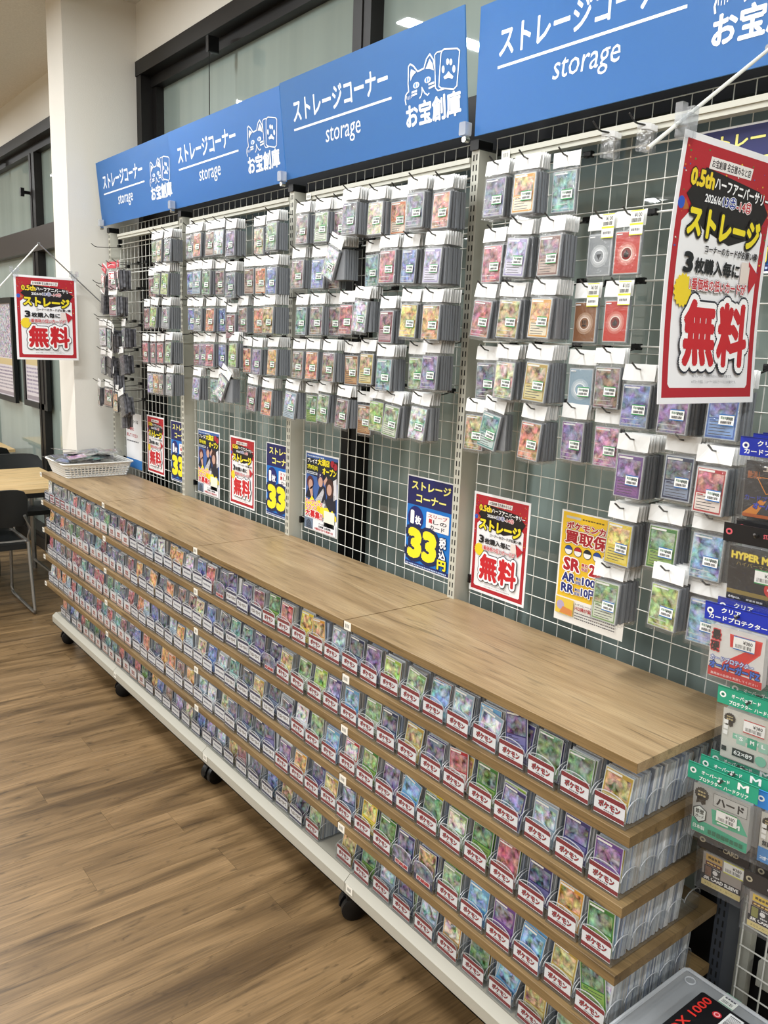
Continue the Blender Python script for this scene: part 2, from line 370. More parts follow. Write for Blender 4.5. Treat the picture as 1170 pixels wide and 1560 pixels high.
# hanging cords
for (x, y, z0, z1) in ((-2.93, .16, 1.86, 2.93), (.83, .17, 2.35, 2.90)):
    m = MB().cyl((x, y, z0), (x, y, z1), .0022, 5); o = m.build('cord', BLACK)
    MB().rbox(x - .012, x + .012, y - .01, y + .04, z1 - .06, z1 + .005, .004).build('cord_bracket', BLACK, o)
    tag(o, 'thin cord hanging down the window left of the pillar' if x < 0 else 'thin cord hanging in front of the upper window above the signs', 'cord')

# ================================================================ gondola shelving
U = .9
NAME = ['farthest', 'third nearest', 'second nearest', 'nearest']   # sections from the pillar to the camera
D, H = .374, .933
ZS = [.788, .644, .500, .355]                                       # top faces of the wooden shelves
ZB = .172                                                           # top face of the white base deck
TIER = ['top', 'second', 'third', 'fourth', 'bottom']
for u in range(4):
    x0 = u * U
    o = MB().rbox(x0 + .002, x0 + U - .002, -D, .012, H - .020, H, .0015, ax=0).build('worktop', WOODTOP)
    tag(o, f'oak-look worktop board of the {NAME[u]} shelving section', 'worktop', 'worktops in a row')
    MB().box(x0 + .002, x0 + U - .002, -D - .0008, -D + .0005, H - .0198, H - .0006).build('dark_shaded_edge', WOODEDGE, o)  # added strip: edge shade and darker edge wood both put into its colour
    for k, z in enumerate(ZS):
        o = MB().rbox(x0 + .002, x0 + U - .002, -D, -.02, z - .022, z, .0015, ax=0).build('wooden_shelf', WOODEDGE)
        tag(o, f'oak-look shelf board under the {TIER[k]} row of card boxes, {NAME[u]} section', 'shelf', 'oak-look shelves')
        for s_ in (x0 + .03, x0 + U - .03):
            MB().box(s_ - .0015, s_ + .0015, -.33, -.012, z - .052, z - .0225).build('bracket', CREAM, o)
    b = thing('base_deck', f'cream metal base deck with plinth, {NAME[u]} section', 'base deck', (0, 0, 0), group='cream base decks')
    m = MB().box(x0 + .001, x0 + U - .001, -.326, -.012, ZB - .018, ZB)
    m.build('deck', DECK, b)
    m = MB().box(x0 + .001, x0 + U - .001, -.346, -.337, .121, .156).prism([(-.346, .156), (-.337, .156), (-.322, ZB), (-.326, ZB + .003)], 0, x0 + .001, x0 + U - .001).box(x0 + .001, x0 + U - .001, -.346, -.30, .121, .125)
    m.build('plinth', DECK, b)
# uprights with two columns of slots
def upright(x, label, CREAM=CREAM):
    t = thing('upright', label, 'shelving upright', (x, 0, 0), group='slotted uprights')
    post = MB().box(-.014, .014, 0, .062, .10, 2.14).build('post', CREAM, t)
    m = MB()
    for k in range(82):
        z = .09 + k * .025
        for s_ in (-.0055, .0055): m.box(s_ - .0018, s_ + .0018, -.0006, .001, z, z + .015)
    m.slot = 0; o = m.build('slots', SLOT, post); o['kind'] = 'stuff'
    MB().rbox(-.016, .016, -.006, .045, 2.14, 2.165, .004).build('end_cap', BLACK, t)
    MB().box(-.014, .014, .0, .10, .10, .135).build('foot', CREAM, t)
for u, lab in enumerate(('against the white pillar', 'right of the farthest section', 'between the two middle sections', 'left of the nearest section', 'at the right end of the worktops')):
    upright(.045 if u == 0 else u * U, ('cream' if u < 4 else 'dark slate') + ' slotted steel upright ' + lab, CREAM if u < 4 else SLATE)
# casters
def caster(x, y, label):
    t = thing('caster', label, 'caster', (x, y, 0), (0, 0, random.uniform(-.5, .5)), 'black casters')
    for s_ in (-1, 1):
        MB().tube([(s_ * .007, 0, .036), (s_ * .010, 0, .036), (s_ * .027, 0, .036), (s_ * .031, 0, .036)], [.029, .036, .036, .028], 24).build('wheel', BLACK, t, True)
    m = MB(); pts = [(.040 * math.cos(a), .038 + .042 * math.sin(a)) for a in [PI * k / 8 for k in range(9)]]
    m.prism(pts, 0, -.005, .005); m.tube([(0, 0, .06), (0, 0, .117)], .014, 8); m.box(-.026, .026, -.026, .026, .112, .117); m.box(-.03, .03, -.022, .022, .070, .084)
    m.build('fork', BLACK, t)
for x, y, lab in ((.03, -.275, 'black twin-wheel caster under the left end of the shelving'), (.83, -.275, 'black twin-wheel caster, second from the left end'),
                  (1.755, -.28, 'black twin-wheel caster, third from the left end'), (2.66, -.285, 'black twin-wheel caster nearest the camera'),
                  (.03, -.04, 'black caster at the back under the left end of the shelving')):
    caster(x, y, lab)
# price-rail barcode labels at the joints
def shelf_label(x, z, y, label, tilt=0):
    p = Print(.03, .022, 'F2EFE4'); p.lay().bars(.006, .006, .024, .016, '55554F', 8, int(x * 100)); o = p.build('shelf_label', loc=(x, y, z), rot=(0, tilt, 0))
    tag(o, label, 'barcode label', 'barcode labels on the shelf edges')
for u in range(4):
    x = u * U + (.002 if u else -.004)
    shelf_label(x, H - .022, -D - .001, f'small barcode label on the worktop edge, left end of the {NAME[u]} section')
    for k, z in enumerate(ZS):
        shelf_label(x, z - .023, -D - .001, f'small barcode label on the {["first", "second", "third", "lowest"][k]} wooden shelf edge, left end of the {NAME[u]} section')
    if u: shelf_label(x + .01, .136, -.348, f'small label on the cream plinth edge at the left end of the {NAME[u]} section')

# ================================================================ wire grid panels and rails
YM = .045
def grid(x0, x1, z0, z1, label, px=.0475, pz=.0525, r=.0013):
    m = MB(); n = max(1, round((x1 - x0) / px)); k = round((z1 - z0) / pz)
    for i in range(n + 1):
        x = x0 + (x1 - x0) * i / n; m.tube([(x, YM, z0), (x, YM, z1)], r, 4)
    for i in range(k + 1):
        z = z0 + (z1 - z0) * i / k; m.tube([(x0, YM - .003, z), (x1, YM - .003, z)], r, 4)
    o = m.build('wire_grid', WHITEM); tag(o, label, 'wire grid', 'white wire grid panels'); return o
g_x = []
for u in range(4):
    x0, x1 = u * U + (.075 if u == 0 else .032), (u + 1) * U - .032
    g = grid(x0, x1, .90, 2.17, f'white wire grid panel behind the {NAME[u]} worktop')
    for x in (x0 + .004, x1 - .004):
        for z in (.995, 2.10): MB().box(x - .004, x + .004, YM - .012, YM + .006, z - .012, z + .012).build('grid_clip', BLACK, g)
    r = thing('top_rail', f'cream steel rail across the top of the {NAME[u]} grid panel', 'rail', group='cream top rails')
    MB().box(u * U + (.17 if u == 0 else .10), (u + 1) * U - .016, -.002, .02, 2.101, 2.124).box(u * U + (.17 if u == 0 else .10), (u + 1) * U - .016, -.006, -.002, 2.112, 2.124).build('bar', CREAM, r)
    if u: 
        p = Print(.028, .018, 'E9E9E2'); p.lay().bars(.004, .004, .024, .014, '6A6A66', 9, u); p.build('label', r, loc=(u * U + .102, -.0075, 2.102))
grid(3.628, 4.5, .08, 2.17, 'white wire grid panel right of the worktops behind the sleeve packs', .0545, .0525, .0022)
m = MB().box(3.605, 3.636, .075, .10, .05, 2.1); o = m.build('rear_post', CREAM); tag(o, 'grey rear post seen through the wire grid at lower right', 'post')
m = MB().box(3.66, 3.74, .07, .26, .30, .36)
for s_ in (.10, .135): m.slot = 1; m.box(3.659, 3.661, s_, s_ + .008, .315, .345); m.box(3.69 + s_ / 4, 3.70 + s_ / 4, .069, .071, .315, .345)
o = m.build('foot_bracket', [CREAM, SLOT]); tag(o, 'grey slotted metal bracket behind the grid at lower right', 'bracket')
m = MB().box(3.45, 5.2, .16, .18, .0, .80); o = m.build('back_board', mat('dark_board', (18, 18, 19), .7)); tag(o, 'black board behind the wire grid at lower right', 'board')

# ================================================================ blue signs
LOGO_Z = lambda x, y: ((x - 190) / 820, (1300 - .22 * (x - 190) - y) / 1010)
def sign_print(wd, h):
    p = Print(wd, h, '5596DA', thick=.004, eps=.0002)
    p.rect(.0, 0, wd, h, '5596DA'); p.lay(2)
    W_ = 'F2F6F8'
    p.text('ストレージコーナー', .072, .166, .572, .232, W_, .022); p.rect(.070, .141, .585, .1475, W_)
    p.text('storage', .245, .062, .43, .122, W_, .012, shear=.12)
    X, Z, SW, SH = .645, .052, .222, .165
    p.text('お宝創庫', X, Z, X + SW, Z + .062, W_, .035)
    q = lambda pts: [(X + LOGO_Z(*t)[0] * SW, Z + LOGO_Z(*t)[1] * SH) for t in pts]
    lw = .0042
    p.line(q([(200, 910), (190, 840), (200, 770), (225, 735), (250, 715), (245, 600), (262, 340), (290, 305), (340, 340), (400, 430), (495, 395), (540, 260), (590, 200), (640, 290), (655, 420)]), lw, W_)
    p.poly(q([(300, 380), (380, 430), (320, 490), (285, 560), (280, 470)]), 'E4E4E0').poly(q([(585, 265), (625, 340), (640, 445), (580, 410), (520, 405)]), 'E4E4E0')
    for a, b_ in ((370, 630), (545, 570)):
        x, z = q([(a, b_)])[0]; p.circ(x, z, .013, W_, .0075); p.lay(); p.circ(x - .004, z, .0035, '4A8FD6', .006); p.circ(x + .004, z, .0022, '4A8FD6', .004); p.lay(-1)
    for sg in ([(300, 735), (375, 712)], [(305, 778), (372, 757)], [(560, 640), (635, 620)], [(560, 695), (640, 665)]): p.line(q(sg), .005, W_)
    p.line(q([(455, 670), (455, 740), (438, 800), (415, 830)]), .0035, W_).line(q([(462, 690), (495, 760), (535, 795), (560, 770)]), .0035, W_)
    for sg in ([(215, 780), (218, 830)], [(240, 790), (240, 835)], [(265, 780), (265, 830)], [(290, 770), (285, 810)]): p.line(q(sg), .0018, W_)
    p.line(q([(770, 180), (690, 192), (660, 225), (655, 700), (690, 745), (790, 725)]), .0032, W_)
    p.line(q([(800, 158), (980, 180), (1010, 215), (960, 700), (915, 745), (740, 715), (705, 680), (750, 220), (770, 180)]), .0036, W_, True)
    for a, b_, r, rz in ((840, 345, .0055, .0075), (885, 355, .0055, .0075), (775, 445, .0055, .0088), (925, 458, .0055, .0088)):
        x, z = q([(a, b_)])[0]; p.circ(x, z, r, W_, rz)
    p.poly(q([(850, 480), (875, 520), (915, 560), (900, 595), (845, 575), (790, 590), (775, 555), (820, 520)]), W_)
    return p
SIGN = ink_material('sign_print', .42)
def bend(wd, amp):
    return lambda x, y, z: (x, y - amp * math.sin(PI * min(max(x / wd, 0), 1)) * (z / .3), z)
def sign_board(x, y, z, wd, th, label, amp):
    p = sign_print(wd, .298)
    # the sheet itself, cut into strips so it can bow
    me = p.mesh('sign_board', SIGN, None)
    o = link('sign_board', me, None, (x, y, z), (th, 0, 0)); tag(o, label, 'sign', 'blue storage corner signs'); return o
for i, (x, y, z, wd, th, lab) in enumerate(((.01, -.020, 2.173, .888, .09, 'blue storage sign with cat logo at the far left end'), (.902, -.022, 2.17, .895, .112, 'blue storage sign with cat logo, second from the left'),
        (1.802, -.022, 2.175, .888, .117, 'blue storage sign with cat logo left of the gap between signs'), (2.722, -.028, 2.166, .888, .01, 'large blue storage sign with cat logo at the top right, nearest the camera'))):
    sign_board(x, y, z, wd, th, lab, 0)
for i, x in enumerate((.045, .9, 1.8, 2.7)):
    t = thing('sign_clip', ['clear sign clip at the far left end of the signs', 'clear sign clip between the first and second signs', 'clear sign clip between the second and third signs', 'clear sign clip in the gap left of the nearest sign'][i], 'clip', (x, 0, 0), group='clear sign clips')
    MB().rbox(-.012, .012, -.04, -.006 - .012, 2.168, 2.20, .004, M=Matrix.Translation((0, -.012, 0))).build('jaw', clear('clip_plastic%d' % i, (235, 238, 240), .35, 1.5), t)
    MB().tube([(0, -.045, 2.160), (0, -.03, 2.160)], .008, 10).build('screw', CHROME, t)
# ================================================================ posters
def poster_sale(w=.21, h=.285):
    """red-bordered half-anniversary sale poster"""
    p = Print(w, h, 'F4F4F6'); k = w / .21; q = lambda v: v * k; R_ = 'B3202C'
    p.lay(); p.rect(q(.007), q(.007), q(.203), h - q(.007), R_); p.lay(); p.poly([(q(.018), q(.022)), (q(.022), q(.018)), (q(.188), q(.018)), (q(.192), q(.022)), (q(.192), h - q(.085)), (q(.18), h - q(.078)), (q(.03), h - q(.078)), (q(.018), h - q(.088))], 'F4F4F6')
    r = random.Random(3); p.lay()
    for i in range(70):
        x, z = (r.uniform(.01, .2), r.uniform(.20, .275)) if i < 45 else (r.choice([r.uniform(.0085, .016), r.uniform(.194, .201)]), r.uniform(.15, .27))
        c = r.choice(['E8C93A', 'E8E2D8', '3E62B0', '4C8A3C', 'D8723A']); s_ = r.uniform(.001, .0022); a = r.uniform(0, 3)
        p.poly([(q(x + s_ * math.cos(a + t_ * PI / 2)), h - q(.285 - z) + q(s_ * math.sin(a + t_ * PI / 2) * .6)) for t_ in range(4)], c)
    p.circ(q(.013), h - q(.070), q(.0065), '2E57C0'); p.poly([(q(.02), h - q(.065)), (q(.03), h - q(.075)), (q(.018), h - q(.077))], 'B86A2A')
    p.lay(); T = lambda t, x0, z0, x1, z1, c, b=.02, ol=(), **kw: p.text(t, q(x0), h - q(z0), q(x1), h - q(z1), c, b, [(cc, e) for cc, e in ol], **kw)
    p.poly([(q(.055), h - q(.0305)), (q(.145), h - q(.0305)), (q(.147), h - q(.018)), (q(.057), h - q(.018))], 'F2EDEA'); p.lay()
    T('お宝創庫 名古屋みなと店', .060, .0285, .143, .0200, '2A2024', .02)
    # black burst behind the headline
    p.poly([(q(.02), h - q(.060)), (q(.05), h - q(.030)), (q(.17), h - q(.040)), (q(.197), h - q(.062)), (q(.178), h - q(.09)), (q(.12), h - q(.105)), (q(.06), h - q(.092))], '191214'); p.lay()
    T('0.5th', .023, .051, .071, .033, 'F2D531', .05, [('2A1A14', .06)], slope=0)
    T('ハーフアニバーサリー', .072, .049, .195, .036, 'FFFFFF', .03, [('191214', .05)], slope=-.05)
    T('2026/6/', .056, .0645, .092, .056, 'FFFFFF', .02, [('40404C', .05)]); T('13㊏', .093, .066, .122, .053, '2B3F9A', .03, [('FFFFFF', .06)]); T('-14㊐', .123, .067, .156, .054, 'C22A34', .03, [('FFFFFF', .06)])
    T('ストレージ', .028, .101, .184, .069, 'F5E12A', .055, [('1A1410', .09)], slope=-.03)
    T('コーナーのカードがお買い得!', .070, .117, .188, .108, '221A1E', .03)
    T('3', .030, .141, .050, .118, '15151A', .05); T('枚購入毎に', .053, .140, .150, .123, '15151A', .04)
    p.rect(q(.152), h - q(.146), q(.172), h - q(.120), 'E9DCD4').poly([(q(.168), h - q(.118)), (q(.196), h - q(.134)), (q(.176), h - q(.155))], 'BE2430'); p.lay()
    p.star(q(.034), h - q(.160), q(.019), q(.016), 16, 'F0D42C'); p.lay()
    T('1番価格の低いカードが', .046, .158, .168, .145, 'C43A40', .03, [('3A1014', .11), ('F6EEF0', .085)])
    T('無', .040, .243, .108, .168, 'C8202A', .045, [('1D2230', .115), ('FFFFFF', .085)]); T('料', .112, .243, .180, .168, 'C8202A', .045, [('1D2230', .115), ('FFFFFF', .085)])
    T('無', .040, .243, .108, .168, 'C8202A', .045); T('料', .112, .243, .180, .168, 'C8202A', .045)
    T('※ストレージケース内の中古トレカのみが対象です。', .062, .2555, .150, .2515, '404048', .01); T('※ブロック商品、ショーケース内のカードなどは対象外です。', .062, .262, .160, .258, '404048', .01)
    return p
def poster_blue(w=.21, h=.285):
    p = Print(w, h, 'F2F4F6'); p.lay(); p.rect(.004, .004, .206, .281, '0F74CC'); p.lay(); p.rect(.004, .195, .206, .281, '1B1F5E').rect(.004, .004, .206, .016, '1B2A6C'); p.lay()
    p.text('ストレージ', .022, .243, .198, .270, 'F7F08A', .035, [('12143C', .04)]); p.text('コーナー', .045, .205, .180, .232, 'F7F08A', .035, [('12143C', .04)])
    p.circ(.046, .155, .036, '1B1F6A', .037); p.lay(); p.text('1', .022, .135, .040, .178, 'FFFFFF', .06); p.text('枚', .044, .136, .073, .164, 'FFFFFF', .04)
    p.poly([(.096, .132), (.098, .13), (.196, .13), (.198, .132), (.198, .182), (.196, .184), (.098, .184), (.096, .182)], 'F4F0F0'); p.lay()
    p.text('スリーブ', .104, .168, .190, .180, 'B02C3C', .03); p.text('無', .108, .151, .124, .166, 'C8202A', .04); p.text('しの', .128, .151, .188, .164, '33333B', .02); p.text('カード', .114, .134, .180, .147, '33333B', .02)
    p.text('33', .014, .028, .150, .125, 'FBE82A', .07, [('13204C', .10)]); p.text('税', .160, .085, .190, .118, 'FFFFFF', .035, [('13204C', .07)]); p.text('込', .160, .052, .190, .082, 'FFFFFF', .035, [('13204C', .07)]); p.text('円', .155, .019, .194, .050, 'FBE82A', .05, [('13204C', .08)])
    p.dashes(.01, .007, .2, .012, 'AFC4E6', 24, 4)
    return p
def poster_staff(w=.21, h=.285):
    """recruiting poster: photo of three people in the middle, lettering above and below, square code left out"""
    p = Print(w, h, 'F3F4F6'); p.lay(); p.rect(.005, .06, .205, .279, '3F63A6'); p.lay()
    p.poly([(.005, .205), (.205, .19), (.205, .268), (.005, .262)], '16202C'); p.lay()
    p.dashes(.012, .268, .12, .273, 'C8D4E8', 10, 2)
    p.text('プレイズ', .014, .246, .076, .262, 'FFFFFF', .03, [('10141E', .06)]); p.text('大須店', .080, .243, .155, .268, 'F7E52C', .045, [('10141E', .06)]); p.circ(.172, .258, .012, 'B32838').circ(.190, .25, .012, 'B32838'); p.lay()
    p.text('7月9日(水)', .014, .220, .082, .240, 'EDE62C', .04, [('10141E', .06)]); p.text('オープン', .112, .214, .198, .240, 'F7E52C', .05, [('10141E', .06)]); p.rect(.012, .206, .080, .215, 'CBD2DE'); p.lay(); p.dashes(.016, .208, .076, .213, '38404E', 9, 5)
    # the photo: plain figures, a cap, dark hair, white sleeves
    SK, DK, WH = 'C9A08E', '171A2C', 'DCDCE2'
    p.poly([(.005, .12), (.03, .165), (.055, .14), (.06, .115)], DK).poly([(.075, .115), (.1, .18), (.13, .17), (.14, .11)], DK).poly([(.125, .09), (.15, .15), (.195, .15), (.2, .09)], DK)
    p.poly([(.07, .115), (.12, .165), (.125, .15), (.105, .105)], WH).poly([(.18, .20), (.2, .21), (.205, .14), (.185, .13)], WH).poly([(.1, .09), (.13, .125), (.145, .10), (.14, .075)], WH); p.lay()
    p.circ(.035, .175, .021, '5A2830', .024).circ(.1, .198, .021, '241C46', .024).circ(.16, .17, .025, '3E2420', .036); p.lay()
    p.circ(.038, .168, .014, SK, .018).circ(.102, .185, .014, SK, .018).circ(.158, .165, .015, SK, .02); p.poly([(.03, .15), (.05, .165), (.055, .13), (.045, .12)], SK).poly([(.12, .19), (.14, .21), (.145, .2), (.128, .175)], SK); p.lay()
    p.text('P', .096, .203, .103, .213, 'E8E8EE', .02)
    p.poly([(.005, .115), (.03, .108), (.05, .128), (.07, .11), (.1, .12), (.12, .095), (.15, .10), (.165, .085), (.18, .095), (.205, .075), (.205, .06), (.005, .06)], 'F5E02E'); p.lay()
    W2 = [('6A1018', .10), ('FFF6F4', .08)]
    p.text('オープニング', .008, .098, .118, .115, 'D63A44', .03, W2, slope=-.03); p.text('スタッフ', .010, .078, .082, .096, 'D63A44', .03, W2, slope=-.03); p.text('大募集!!', .010, .050, .120, .078, 'C81E26', .045, W2, slope=-.03)
    p.star(.095, .088, .012, .005, 5, 'F5C81E'); p.lay()
    p.rect(.006, .005, .205, .046, 'EDEEF2').rect(.130, .030, .196, .088, 'F2EEDC'); p.lay(); p.rect(.006, .006, .062, .045, '6F7F96').poly([(.015, .006), (.018, .032), (.035, .042), (.05, .03), (.055, .006)], '27303E'); p.lay()
    p.text('プレイズ大須店', .098, .030, .150, .037, '20242E', .02); p.text('近鉄線 上前津駅', .098, .020, .175, .028, '20242E', .03); p.text('10番出口から徒歩1分', .072, .009, .190, .018, 'B8242C', .03)
    return p
def poster_yellow(w=.21, h=.285):
    p = Print(w, h, 'F2F0EA'); p.lay(); p.rect(.005, .064, .205, .281, 'ECC22E'); p.lay(); p.rect(.015, .266, .06, .272, 'C9C9C4'); p.dashes(.064, .267, .13, .271, '6A5A24', 8, 3)
    O = [('2A0C0C', .10), ('F4E6D8', .075)]; O2 = [('FFFFFF', .075)]
    p.text('ポケモンカード', .018, .240, .185, .259, 'A51C28', .045, O); p.text('買取保証', .016, .204, .190, .238, 'A51C28', .035, O)
    for i, c in enumerate(('2B4C9A', 'B8242C', '23232A', '2B4C9A', 'B8242C', '23232A')):   # plain two-tone dots
        x = .030 + i * .029; p.circ(x, .186, .0125, '20242C'); p.lay(); p.circ(x, .186, .011, 'F4F4F2'); p.lay(); p.circ(x, .186, .011, c, a0=8, a1=172); p.lay(-2)
    p.lay(3)
    p.text('SR', .018, .134, .070, .168, 'B3202C', .05, O2); p.text('買取', .074, .153, .094, .161, 'B3202C', .03, O2); p.text('保証', .074, .143, .094, .151, 'B3202C', .03, O2); p.text('250円', .098, .132, .190, .168, 'B3202C', .05, O2)
    for t, t2, z in (('AR', '100円', .106), ('RR', '10円', .078)):
        p.text(t, .018, z, .058, z + .023, '22307E', .05, O2); p.text('買取', .061, z + .010, .078, z + .017, '22307E', .03, O2); p.text('保証', .061, z, .078, z + .008, '22307E', .03, O2); p.text(t2, .081, z, .150 if z > .1 else .128, z + .024, '22307E', .045, O2)
    p.rect(.006, .020, .062, .062, 'E7C64A'); p.lay(); p.circ(.022, .042, .012, 'B9A8C6'); p.lay(); p.poly([(.02, .022), (.03, .04), (.06, .036), (.06, .021)], 'D98A4C'); p.lay()
    p.text('レギュレーションマーク', .068, .053, .150, .059, '33333A', .015); p.text('H以降が保証対象です。', .068, .040, .170, .051, 'A51C28', .03)
    for k in range(3): p.dashes(.068, .032 - k * .007, .19, .035 - k * .007, '505058', 20, k)
    return p
def notice():
    p = Print(.21, .285, 'F1F2F4'); p.lay(); p.rect(0, 0, .21, .048, '3D83CC'); p.lay()
    p.text('購入しないカードは', .012, .232, .165, .252, '26262C', .03); p.text('元の場所に', .012, .193, .110, .213, 'B8323C', .03); p.text('戻してください', .012, .160, .160, .180, 'B8323C', .03); p.dashes(.012, .135, .17, .143, '60606A', 12, 4)
    return p
PS, PB, PR, PY, PN = (f_().mesh('p') for f_ in (poster_sale, poster_blue, poster_staff, poster_yellow, notice))
P_OB = lambda me, x, z, name, label: tag(link(name, me, None, (x + .008, YM - .0065, z)), label, 'poster')
for me, x, z, lab in ((PN, 0.103, 0.959, 'white notice with black and red text and blue foot behind the basket'),
                      (PS, 0.385, 0.969, 'small red-bordered sale poster at far left, right of the white notice'),
                      (PB, 0.672, 0.969, 'blue and yellow 33 yen poster, leftmost on the grid, half behind an upright'),
                      (PR, 0.964, 0.959, 'recruiting poster with a group photo, farther of the two'),
                      (PS, 1.269, 0.962, 'small red-bordered sale poster on the third nearest grid panel'),
                      (PB, 1.57, 0.969, 'blue and yellow 33 yen poster in the middle of the three low on the grid'),
                      (PR, 1.852, 0.969, 'recruiting poster with a group photo, nearer of the two'),
                      (PB, 2.432, 0.969, 'large clear blue and yellow 33 yen poster left of the nearest upright'),
                      (PS, 2.726, 0.964, 'red-bordered sale poster on the nearest grid panel above the worktop'),
                      (PY, 3.04, 0.969, 'yellow card buy-back price poster on the nearest grid panel'),
                      (PB, 3.295, 1.804, 'blue and yellow poster high on the grid behind the large hanging poster')):
    P_OB(me, x, z, 'poster', lab)
# small lines of hanging tags at far left
# ---- posters on folding rods, standing out from an upright
def hanging(x, yl, yr, z0, z1, apex, foot, wall, label, rodlabel, crv):
    wd = yr - yl; p = poster_sale(wd, wd / .21 * .285 * 1.0)
    hh = wd / .21 * .285; sc = (z1 - z0) / hh
    bendf = lambda a, b_, c: (a, b_ + crv * math.sin(PI * c / hh) * .5, c * sc)
    o = p.build('hanging_poster', loc=(x, yl, z0), rot=(0, 0, PI / 2), bend=bendf); tag(o, label, 'poster')
    t = thing('poster_hanger', rodlabel, 'hanger', (x - .012, 0, 0))
    MB().tube([(0, *wall), (0, *apex)], .0032, 8).build('rod', ROD, t); MB().tube([(0, *apex), (0, *foot)], .0032, 8).build('rod', WHITEM, t)
    MB().tube([(0, apex[0] - .006, apex[1]), (0, apex[0] + .006, apex[1])], .006, 8).build('hinge', ROD, t)
    CL = clear('hook_plastic', (242, 244, 246), .16, 2.0)
    for (a, zt) in ((yl + .008, z1), (yr - .008, z1)):
        c = MB().rbox(-.004, .018, a - .012, a + .012, zt - .012, zt + .022, .004, ax=0); c.box(.0, .012, a - .022, a - .008, zt + .006, zt + .036, Matrix.Rotation(0, 4, 'X')); c.box(.0, .012, a + .008, a + .022, zt + .01, zt + .036)
        c.build('clip', CL, t)
    MB().rbox(-.01, .012, wall[0] - .012, wall[0] + .02, wall[1] - .03, wall[1] + .012, .004, ax=0).build('mount', mat('white_plastic', (225, 225, 222), .4), t)
hanging(.0, -.458, -.160, 1.500, 1.905, (-.33, 2.059), (-.521, 1.84), (-.016, 1.784), 'sale poster hanging from rods in front of the white pillar, at left', 'folding rod hanger holding the poster beside the pillar', .0)
hanging(3.58, -.402, -.105, 1.562, 1.975, (-.17, 2.142), (-.475, 1.937), (-.004, 2.02), 'large red-bordered sale poster hanging close to the camera at the right edge', 'folding rod hanger with clear clips holding the near poster at right', .02)
